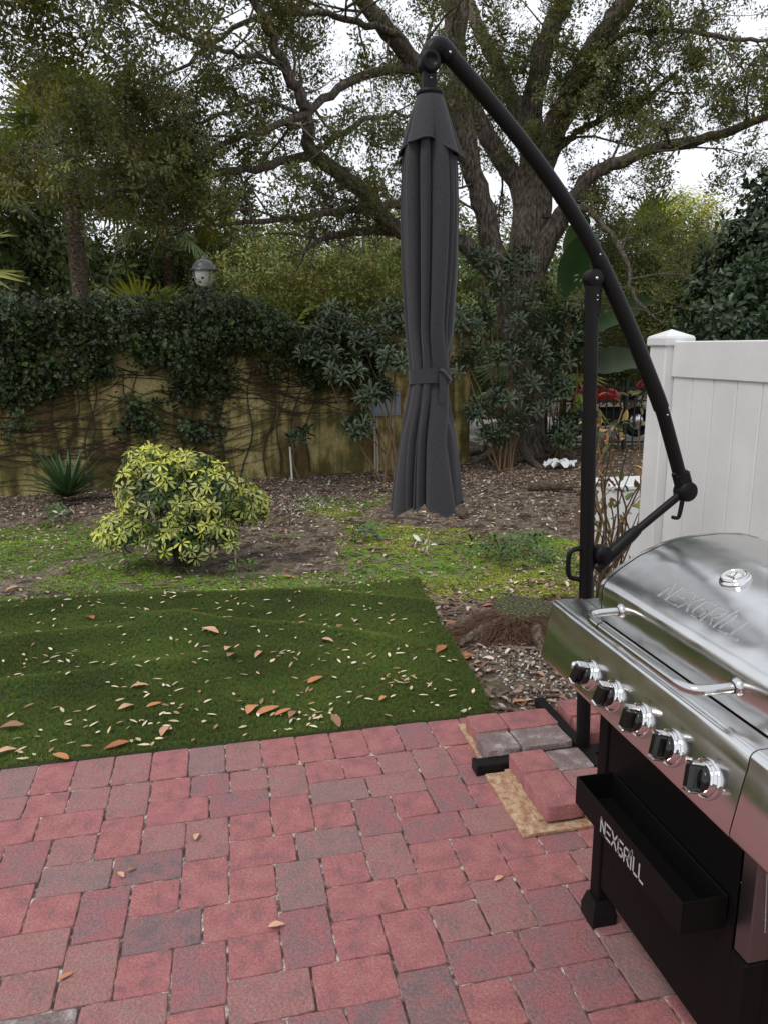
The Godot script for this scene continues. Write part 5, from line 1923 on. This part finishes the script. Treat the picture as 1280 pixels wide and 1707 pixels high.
func build_motorbike(at: Vector3) -> void:
	var root := thing("motorbike", "red and black motorbike parked beyond the iron railing", "motorbike", at)
	var st := begin()
	for x in [-0.62, 0.62]:
		st = begin()
		var ring := []
		var rr := []
		for i in 25:
			ring.append(at + Vector3(x + cos(TAU * i / 24) * 0.24, 0.30 + sin(TAU * i / 24) * 0.24, 0))
			rr.append(0.055)
		tube(st, ring, rr, 8, false)
		var w := put(st, "wheel", M.black_plastic, root)
		st = begin()
		lathe(st, [Vector2(0, 0.03), Vector2(0.06, 0.03), Vector2(0.19, 0.012), Vector2(0.19, -0.012), Vector2(0.06, -0.03), Vector2(0, -0.03)], Transform3D(Basis(Vector3.RIGHT, PI / 2), at + Vector3(x, 0.30, 0)), 18)
		put(st, "rim", M.chrome_soft, w)
	st = begin()
	box(st, at + Vector3(0.0, 0.42, 0), Vector3(0.62, 0.34, 0.26), 0.06)
	put(st, "engine", M.black_plastic, root)
	st = begin()
	tube(st, curve([at + Vector3(-0.42, 0.62, 0), at + Vector3(-0.20, 0.82, 0), at + Vector3(0.06, 0.80, 0), at + Vector3(0.28, 0.72, 0)], 4), curve_values([0.08, 0.16, 0.14, 0.06], 4), 12)
	put(st, "tank", M.red_paint, root)
	st = begin()
	tube(st, curve([at + Vector3(-0.62, 0.66, 0), at + Vector3(-0.50, 0.86, 0), at + Vector3(-0.34, 0.92, 0)], 4), curve_values([0.05, 0.16, 0.10], 4), 12)
	put(st, "fairing", M.red_paint, root)
	st = begin()
	tube(st, curve([at + Vector3(0.20, 0.76, 0), at + Vector3(0.45, 0.80, 0), at + Vector3(0.72, 0.90, 0)], 4), curve_values([0.09, 0.11, 0.06], 4), 12)
	put(st, "seat", M.black_plastic, root)
	st = begin()
	tube(st, [at + Vector3(0.55, 0.86, 0), at + Vector3(0.66, 1.02, 0), at + Vector3(0.70, 1.10, 0)], [0.07, 0.06, 0.01], 8)
	put(st, "tail_fin", M.red_paint, root)
	for s in [-1, 1]:
		st = begin()
		tube(st, [at + Vector3(-0.36, 0.92, 0), at + Vector3(-0.30, 1.00, s * 0.2), at + Vector3(-0.22, 0.99, s * 0.34)], [0.014, 0.014, 0.018], 8)
		put(st, "handlebar", M.black_plastic, root)
		st = begin()
		tube(st, [at + Vector3(-0.40, 0.86, s * 0.08), at + Vector3(-0.62, 0.30, s * 0.08)], [0.025, 0.022], 8)
		put(st, "fork", M.chrome_soft, root)
	st = begin()
	tube(st, [at + Vector3(0.05, 0.3, 0.1), at + Vector3(0.12, 0.0, 0.26)], [0.012, 0.014], 6)
	put(st, "kick_stand", M.black_plastic, root)

# ---------------------------------------------------------------- stump, logs, small things
func build_small() -> void:
	var c := Vector3(1.80, -0.04, -4.26)
	var root := thing("tree_stump", "low cut tree stump with moss on top beside the turf corner", "stump", c)
	var st := begin()
	var prof := []
	for j in 7:
		var ring := []
		var y: float = [0.0, 0.03, 0.07, 0.11, 0.14, 0.152, 0.150][j]
		var r: float = [0.25, 0.225, 0.205, 0.198, 0.192, 0.180, 0.10][j]
		for i in 40:
			var a := TAU * i / 40
			var k := 1.0 + 0.07 * sin(a * 3.0 + 1.0) + 0.04 * sin(a * 7.0) + 0.015 * sin(a * 17.0 + j)
			ring.append(c + Vector3(cos(a) * r * k, y, sin(a) * r * k))
		prof.append(ring)
	for j in 4:
		for i in 40: quad(st, prof[j][i], prof[j][(i + 1) % 40], prof[j + 1][(i + 1) % 40], prof[j + 1][i])
	put(st, "bark", M.dead_wood, root)
	st = begin()
	for j in range(4, 6):
		for i in 40: quad(st, prof[j][i], prof[j][(i + 1) % 40], prof[j + 1][(i + 1) % 40], prof[j + 1][i])
	for i in 40: tri(st, prof[6][i], prof[6][(i + 1) % 40], c + Vector3(0, 0.150, 0))
	put(st, "mossy_top", M.mossy_wood, root)
	for e in [[Vector3(-0.12, 0.10, 0.10), Vector3(-0.30, 0.06, 0.14), Vector3(-0.50, 0.01, 0.22), 0.06], [Vector3(-0.14, 0.10, 0.0), Vector3(-0.34, 0.07, 0.0), Vector3(-0.52, 0.01, -0.02), 0.05], [Vector3(0.0, 0.08, 0.16), Vector3(-0.02, 0.05, 0.30), Vector3(-0.04, 0.0, 0.42), 0.055]]:
		st = begin()
		tube(st, curve([c + e[0], c + e[1], c + e[2]], 5), curve_values([e[3], e[3] * 0.8, e[3] * 0.35], 5), 10, true, 1.0, 0.12)
		put(st, "root", M.dead_wood, root)
	# matted reddish fibres over the roots
	st = begin(false)
	for i in 5200:
		var a := rng.randf_range(1.35, 3.5)
		var r := rng.randf_range(0.16, 0.50)
		var h := 0.135 * smoothstep(0.52, 0.15, r) * rng.randf_range(0.8, 1.1)
		var p := c + Vector3(cos(a) * r * 1.05 - 0.02, h + 0.004, sin(a) * r * 0.62 + 0.05)
		var d := (Vector3(cos(a), -0.35, sin(a) * 0.6) + rand_dir() * 0.45).normalized() * rng.randf_range(0.03, 0.095)
		var s := d.cross(Vector3.UP).normalized() * 0.0026
		st.set_color(vary(Color(0.135, 0.072, 0.044), 0.6))
		tri(st, p - s, p + s, p + d + Vector3(0, 0.012, 0))
	stuff(put(st, "root_fibres", M.shell, root))
	# fibre bed
	st = begin()
	var last := []
	for j in 8:
		var ring := []
		for i in 24:
			var a := lerpf(1.2, 3.65, i / 23.0)
			var r := lerpf(0.14, 0.50, j / 7.0)
			ring.append(c + Vector3(cos(a) * r * 1.05 - 0.02, 0.125 * smoothstep(0.52, 0.15, r) + 0.008 * sin(i * 1.7 + j), sin(a) * r * 0.62 + 0.05))
		if j > 0:
			for i in 23: quad(st, last[i], last[i + 1], ring[i + 1], ring[i])
		last = ring
	put(st, "root_mat", textured("root_mat", ramp_texture(256, 95, 0.05, [[0.2, srgb8(52, 34, 26)], [0.8, srgb8(96, 66, 50)]], 0.4, 0.25), 4.0, 1.0), root)
	# logs and boards in the yard
	st = begin()
	tube(st, curve([Vector3(3.62, 0.02, -8.55), Vector3(3.85, 0.04, -8.47), Vector3(4.15, 0.03, -8.40)], 4), curve_values([0.05, 0.06, 0.045], 4), 10, true, 1.0, 0.08)
	tag(put(st, "fallen_log", M.dead_wood), "short mossy brown log lying beyond the umbrella pole", "log")
	st = begin()
	tube(st, curve([Vector3(3.75, 0.0, -10.68), Vector3(4.2, 0.03, -10.60), Vector3(4.6, 0.05, -10.72), Vector3(4.95, 0.06, -10.82)], 4), curve_values([0.022, 0.035, 0.04, 0.03], 4), 9, true, 1.0, 0.06)
	tag(put(st, "fallen_branch", M.dead_wood), "grey fallen branch lying at the foot of the oak", "branch")
	st = begin()
	box(st, Vector3(2.42, 0.005, -7.43), Vector3(0.10, 0.05, 0.28), 0.006, Basis(Vector3.UP, -0.35))
	tag(put(st, "wood_scrap", M.dead_wood), "small brown block of scrap wood below the umbrella canopy", "wood scrap")
	# crumpled white cloth
	st = begin()
	var grid := []
	var o := Vector3(4.78, 0.0, -10.12)
	for i in 19:
		var row := []
		for j in 15:
			var u := i / 18.0 - 0.5
			var v := j / 14.0 - 0.5
			var n := gnoise.get_noise_2d(i * 95.0, j * 95.0)
			row.append(o + Vector3(u * 0.42 + 0.05 * sin(v * 9.0), 0.05 + 0.10 * absf(n) + 0.05 * sin(u * 14.0 + v * 7.0) * 0.6 - 0.05 * maxf(absf(u), absf(v)), v * 0.34 + 0.05 * sin(u * 11.0)))
		grid.append(row)
	for i in 18:
		for j in 14: quad(st, grid[i][j], grid[i + 1][j], grid[i + 1][j + 1], grid[i][j + 1])
	tag(put(st, "crumpled_cloth", M.towel), "crumpled white cloth lying on the leaf litter near the oak", "cloth")
	# white utility box behind the dry vine
	var b := thing("utility_box", "white utility box standing behind the dry vine stems", "utility box", Vector3(2.80, 0, -4.85))
	st = begin()
	minmax(st, Vector3(2.615, -0.06, -5.0), Vector3(3.0, 0.735, -4.68), 0.012)
	put(st, "cabinet", M.white_vinyl, b)
	st = begin()
	minmax(st, Vector3(2.60, 0.736, -5.015), Vector3(3.015, 0.772, -4.665), 0.008)
	put(st, "lid", M.white_vinyl, b)
	# dry vine at the fence post
	var dv := thing("dry_vine", "bundle of dry brown vine stems growing up beside the white fence post", "vine", Vector3(2.12, 0, -3.75))
	for i in 30:
		st = begin()
		var x := 2.02 + rng.randf_range(-0.09, 0.12)
		var z := -3.78 + rng.randf_range(-0.16, 0.14)
		var h := rng.randf_range(0.7, 1.45)
		var pts := []
		for k in 6: pts.append(Vector3(x + rng.randfn() * 0.022 + 0.035 * k * rng.randf_range(0.0, 1.0), -0.06 + h * k / 5.0, z + rng.randfn() * 0.02))
		var r := rng.randf_range(0.004, 0.009)
		tube(st, curve(pts, 3), curve_values([r, r, r * 0.9, r * 0.8, r * 0.7, r * 0.5], 3), 6)
		put(st, "stem", M.dry_stem if i % 3 else M.vine_stem, dv)
	var xf := []
	var cs := []
	for i in 150:
		var h := rng.randf_range(0.3, 1.5)
		xf.append(Transform3D(random_basis(rng.randf_range(0.04, 0.08)), Vector3(2.08 + rng.randfn() * 0.10, h, -3.78 + rng.randfn() * 0.10)))
		cs.append(vary([Color(0.26, 0.15, 0.06), Color(0.40, 0.26, 0.10), Color(0.10, 0.14, 0.04), Color(0.12, 0.16, 0.05)][rng.randi() % 4], 0.3))
	multi("foliage", flat_leaf_mesh(15, Color.WHITE, 0.8), M.dry_leaf, xf, cs, dv)
	# weeds
	var wm := whorl_mesh(10, 0.09, 0.03, Color(0.07, 0.13, 0.03), Color(0.09, 0.15, 0.04))
	for e in [[Vector3(2.35, 0.0, -5.75), 26, 0.28, "low leafy weeds growing at the foot of the umbrella pole"], [Vector3(1.21, 0.0, -6.62), 5, 0.10, "small bluish green weed on the bare soil"], [Vector3(-1.75, 0.0, -8.2), 10, 0.2, "weeds with white blossoms in front of the sword-leaved plant"], [Vector3(0.12, 0.0, -5.75), 5, 0.08, "tiny weed sprout at the back edge of the turf"]]:
		var wr := thing("weed_clump", e[3], "weed", e[0], "weeds in the yard")
		xf = []; cs = []
		for i in e[1]:
			var q: Vector3 = e[0] + Vector3(rng.randfn() * e[2] * 0.6, 0.02 + rng.randf() * 0.10, rng.randfn() * e[2] * 0.6)
			xf.append(Transform3D(upright(rng.randf_range(0.6, 1.2), 0.5), q))
			var f := rng.randf_range(0.7, 1.3)
			cs.append(Color(f, f, f * (2.2 if e[1] == 5 and e[0].z < -6 else 1.0)))
		multi("foliage", wm, M.shrub_leaf, xf, cs, wr)
	# white blossoms and scraps
	for e in [[Vector3(-2.42, 0.02, -7.9), 9, 0.10, "small heap of white petals at the left edge of the yard"], [Vector3(-1.72, 0.06, -8.05), 6, 0.16, "white blossoms lying among the weeds by the sword-leaved plant"], [Vector3(1.72, 0.0, -6.25), 12, 0.20, "white paper scraps on the mossy ground below the umbrella"]]:
		var pr := thing("white_petals", e[3], "petals", e[0], "white petals on the ground")
		xf = []; cs = []
		for i in e[1]:
			xf.append(Transform3D(random_basis(rng.randf_range(0.05, 0.09)), e[0] + Vector3(rng.randfn() * e[2] * 0.6, rng.randf() * 0.03, rng.randfn() * e[2] * 0.6)))
			cs.append(Color(0.78, 0.78, 0.74))
		multi("petal", flat_leaf_mesh(17, Color.WHITE, 0.4), M.dry_leaf, xf, cs, pr)

# ---------------------------------------------------------------- trees and shrubs
func build_plants() -> void:
	build_oak()
	build_bush()
	sword_plant("sword_leaved_plant", "spiky green sword-leaved plant at the foot of the wall", "plant", Vector3(-1.80, 0.02, -9.15), 76, 0.68, Color(0.06, 0.11, 0.04))
	build_banana()
	# whorl-leaved shrubs before the wall and the trunk
	var wm := whorl_mesh(13, 0.125, 0.042, Color(0.062, 0.084, 0.046), Color(0.082, 0.106, 0.058))
	whorl_shrub("grey green shrub on bare curved stems in front of the electrical box", Vector3(2.15, -0.02, -9.60), [[Vector3(1.98, 1.10, -9.72), 0.26], [Vector3(1.55, 1.38, -9.85), 0.34], [Vector3(2.25, 1.55, -9.80), 0.34], [Vector3(1.72, 0.68, -9.62), 0.20], [Vector3(1.30, 1.62, -9.95), 0.36], [Vector3(1.85, 1.75, -9.95), 0.40], [Vector3(2.35, 1.95, -9.95), 0.40], [Vector3(1.45, 1.95, -10.0), 0.36]], 40, wm, Color.WHITE)
	whorl_shrub("tall grey green shrub standing in front of the oak trunk", Vector3(3.95, -0.05, -10.25), [[Vector3(3.98, 2.45, -10.75), 0.40], [Vector3(3.65, 2.00, -10.55), 0.36], [Vector3(4.30, 2.05, -10.60), 0.34], [Vector3(3.45, 1.45, -10.40), 0.32], [Vector3(4.05, 1.55, -10.40), 0.36], [Vector3(3.90, 1.00, -10.30), 0.26], [Vector3(4.65, 2.45, -10.75), 0.34], [Vector3(3.30, 2.05, -10.60), 0.30], [Vector3(4.35, 2.85, -10.8), 0.26], [Vector3(3.75, 2.9, -10.8), 0.3], [Vector3(4.35, 1.2, -10.45), 0.30], [Vector3(3.55, 0.75, -10.3), 0.25], [Vector3(4.4, 1.65, -10.5), 0.3], [Vector3(4.1, 0.55, -10.25), 0.28], [Vector3(4.45, 0.8, -10.4), 0.28], [Vector3(3.75, 0.4, -10.2), 0.22]], 15, wm, Color(0.95, 0.98, 0.95))
	whorl_shrub("grey green shrub right of the oak trunk, behind the umbrella pole", Vector3(5.05, -0.05, -10.75), [[Vector3(5.05, 1.50, -10.75), 0.34], [Vector3(4.95, 1.05, -10.6), 0.30], [Vector3(5.35, 1.75, -10.9), 0.34], [Vector3(5.20, 0.55, -10.6), 0.30], [Vector3(5.0, 0.32, -10.5), 0.26], [Vector3(4.8, 1.9, -10.8), 0.3], [Vector3(5.3, 2.2, -10.9), 0.3]], 28, wm, Color(0.85, 0.95, 0.85))
	# palms beyond the wall
	var green := Color(0.15, 0.20, 0.04)
	var fm := [frond_mesh(30, 0.85, 0.85, 2.1, green, Color(0.20, 0.22, 0.05)), frond_mesh(28, 0.75, 0.80, 1.9, Color(0.10, 0.15, 0.04), Color(0.13, 0.18, 0.05)), frond_mesh(26, 0.8, 0.85, 2.0, Color(0.28, 0.30, 0.05), Color(0.38, 0.32, 0.07))]
	palm("fan palm with a bare brown trunk rising behind the ivy", Vector3(-2.35, 0, -14.6), 4.9, 0.14, 0.88, 28, fm)
	palm("taller fan palm at the left edge behind the other palm", Vector3(-4.3, 0, -15.6), 4.6, 0.14, 0.95, 24, fm)
	palm("fan palm with broad fronds close to the left edge", Vector3(-4.35, 0, -13.2), 2.8, 0.12, 0.85, 18, fm)
	palm("low yellowish fan palm between the trunk and the lamp", Vector3(-1.35, 0, -14.2), 1.7, 0.09, 0.85, 16, [fm[2], fm[0]])
	palm("slender fan palm far behind the lamp", Vector3(-1.0, 0, -17.5), 4.4, 0.10, 0.95, 18, fm)
	palm("small fan palm showing between lamp and umbrella", Vector3(1.05, 0, -14.6), 1.55, 0.07, 0.8, 14, fm)
	palm("small fan palm right of the oak trunk", Vector3(5.25, 0, -11.9), 1.3, 0.07, 0.8, 12, fm)
	palm("far fan palm above the white fence", Vector3(9.6, 0, -16.5), 3.6, 0.10, 0.9, 16, fm)
	# trees beyond the wall
	var far_a := spray_mesh(26, 0.48, 0.085, 0.036, Color(0.175, 0.205, 0.058), Color(0.19, 0.22, 0.062), 0.4)
	var far_b := spray_mesh(26, 0.46, 0.10, 0.052, Color(0.115, 0.145, 0.050), Color(0.125, 0.16, 0.055), 0.2)
	var dark := spray_mesh(24, 0.30, 0.085, 0.048, Color(0.022, 0.044, 0.016), Color(0.026, 0.05, 0.018), 0.1)
	var g := "trees beyond the wall"
	clump_tree("olive_green_tree", "olive green feathery tree hanging behind the wall between lamp and umbrella", "tree", Vector3(1.9, 0, -15.0), 0.12, [[Vector3(1.8, 3.0, -15.0), 1.1, 330], [Vector3(0.9, 2.7, -14.8), 0.9, 260], [Vector3(2.8, 2.6, -15.0), 1.0, 280], [Vector3(1.6, 1.8, -14.6), 0.9, 220], [Vector3(2.7, 1.7, -14.6), 0.8, 200], [Vector3(3.4, 3.2, -15.2), 0.9, 220]], far_a, M.far_leaf, Color(1.15, 1.1, 1.0), g, 1.0, -0.5)
	clump_tree("dense_tree", "dark dense tree behind the palms at the left edge", "tree", Vector3(-4.6, 0, -18.0), 0.2, [[Vector3(-4.6, 3.6, -18.0), 1.7, 330], [Vector3(-3.0, 3.0, -18.0), 1.5, 300], [Vector3(-6.0, 3.6, -17.6), 1.7, 260], [Vector3(-3.9, 5.0, -18.2), 1.4, 260]], far_b, M.far_leaf, Color(0.9, 1.0, 0.9), g, 1.3)
	clump_tree("dense_tree", "mid green tree behind the lamp", "tree", Vector3(-0.8, 0, -19.0), 0.2, [[Vector3(-0.8, 3.6, -19.0), 1.6, 320], [Vector3(0.8, 3.4, -19.2), 1.5, 300], [Vector3(-2.0, 2.6, -18.6), 1.3, 240], [Vector3(0.4, 2.2, -18.4), 1.3, 240]], far_b, M.far_leaf, Color(1.1, 1.15, 0.9), g, 1.3)
	clump_tree("dense_tree", "pale green tree far behind the oak trunk", "tree", Vector3(5.2, 0, -20.0), 0.2, [[Vector3(5.2, 3.6, -20.0), 1.9, 340], [Vector3(3.4, 3.2, -20.0), 1.6, 300], [Vector3(7.2, 3.2, -20.0), 1.7, 320], [Vector3(4.6, 1.8, -19.5), 1.7, 300], [Vector3(6.8, 1.6, -19.0), 1.6, 280]], far_b, M.far_leaf, Color(1.3, 1.35, 1.0), g, 1.3)
	clump_tree("olive_green_tree", "loose olive green tree behind the white fence post", "tree", Vector3(7.7, 0, -12.6), 0.10, [[Vector3(7.7, 2.9, -12.3), 0.9, 300], [Vector3(7.0, 2.4, -12.3), 0.8, 260], [Vector3(8.6, 2.7, -12.2), 0.9, 280], [Vector3(7.6, 1.9, -12.0), 0.9, 260], [Vector3(6.7, 3.3, -12.6), 0.6, 150], [Vector3(8.8, 1.9, -12.0), 0.9, 240]], far_a, M.far_leaf, Color(0.95, 0.95, 0.85), g, 0.8)
	clump_tree("yellow_green_tree", "yellow green tree peeking over the others above the fence", "tree", Vector3(10.6, 0, -16.4), 0.10, [[Vector3(10.6, 4.3, -16.4), 0.7, 200], [Vector3(10.5, 3.4, -16.3), 0.8, 220], [Vector3(11.2, 3.8, -16.3), 0.6, 140]], far_a, M.far_leaf, Color(2.1, 1.9, 0.8), g, 0.9, 0.9)
	clump_tree("dark_hedge_tree", "dense dark evergreen right beside the white fence", "tree", Vector3(5.9, 0, -7.2), 0.10, [[Vector3(5.85, 2.35, -7.3), 0.70, 420], [Vector3(5.45, 1.9, -7.2), 0.55, 300], [Vector3(6.3, 2.9, -7.2), 0.75, 420], [Vector3(6.4, 1.8, -7.0), 0.9, 420], [Vector3(6.0, 1.2, -7.1), 0.8, 300], [Vector3(6.8, 3.5, -7.0), 0.6, 260]], dark, M.shrub_leaf, Color(1, 1, 1), g, 1.0)
	clump_tree("dark_hedge_tree", "dark leafy bush behind the iron railing", "bush", Vector3(6.4, 0, -14.6), 0.06, [[Vector3(6.0, 1.6, -14.6), 0.9, 240], [Vector3(7.2, 1.8, -14.8), 1.0, 260], [Vector3(8.6, 1.6, -14.8), 1.1, 260], [Vector3(5.0, 1.4, -14.4), 0.9, 220]], far_b, M.far_leaf, Color(0.7, 0.8, 0.7), g, 1.0)
	# far rows that close the view
	for i in 9:
		var x := -14.0 + i * 4.2
		var z := -27.0 - (i % 3) * 2.0
		var lb := ["leftmost", "second", "third", "fourth", "fifth", "sixth", "seventh", "eighth", "rightmost"]
		clump_tree("distant_tree", "hazy distant tree in the far row, " + lb[i] + " counted from the left", "tree", Vector3(x, 0, z), 0.25, [[Vector3(x, 3.4, z), 2.2, 150], [Vector3(x + 1.6, 2.6, z + 0.5), 2.0, 130], [Vector3(x - 1.6, 2.4, z + 0.5), 2.0, 130], [Vector3(x + 0.4, 1.4, z + 1.0), 2.0, 120]], far_b, M.far_leaf, Color(1.2, 1.25, 1.1), "far row of trees", 2.2)

func _ready() -> void:
	rng.seed = 20240611
	gnoise.seed = 4
	gnoise.frequency = 0.01
	gnoise.fractal_octaves = 3
	set_view()
	make_materials()
	build_ground()
	build_patio()
	build_wall()
	build_fence()
	build_grill()
	build_umbrella()
	build_weights()
	build_turf()
	build_wall_fittings()
	build_ivy()
	build_beyond()
	build_plants()
	build_small()
	scatter_litter()
	scatter_moss()
	drop_leaves()
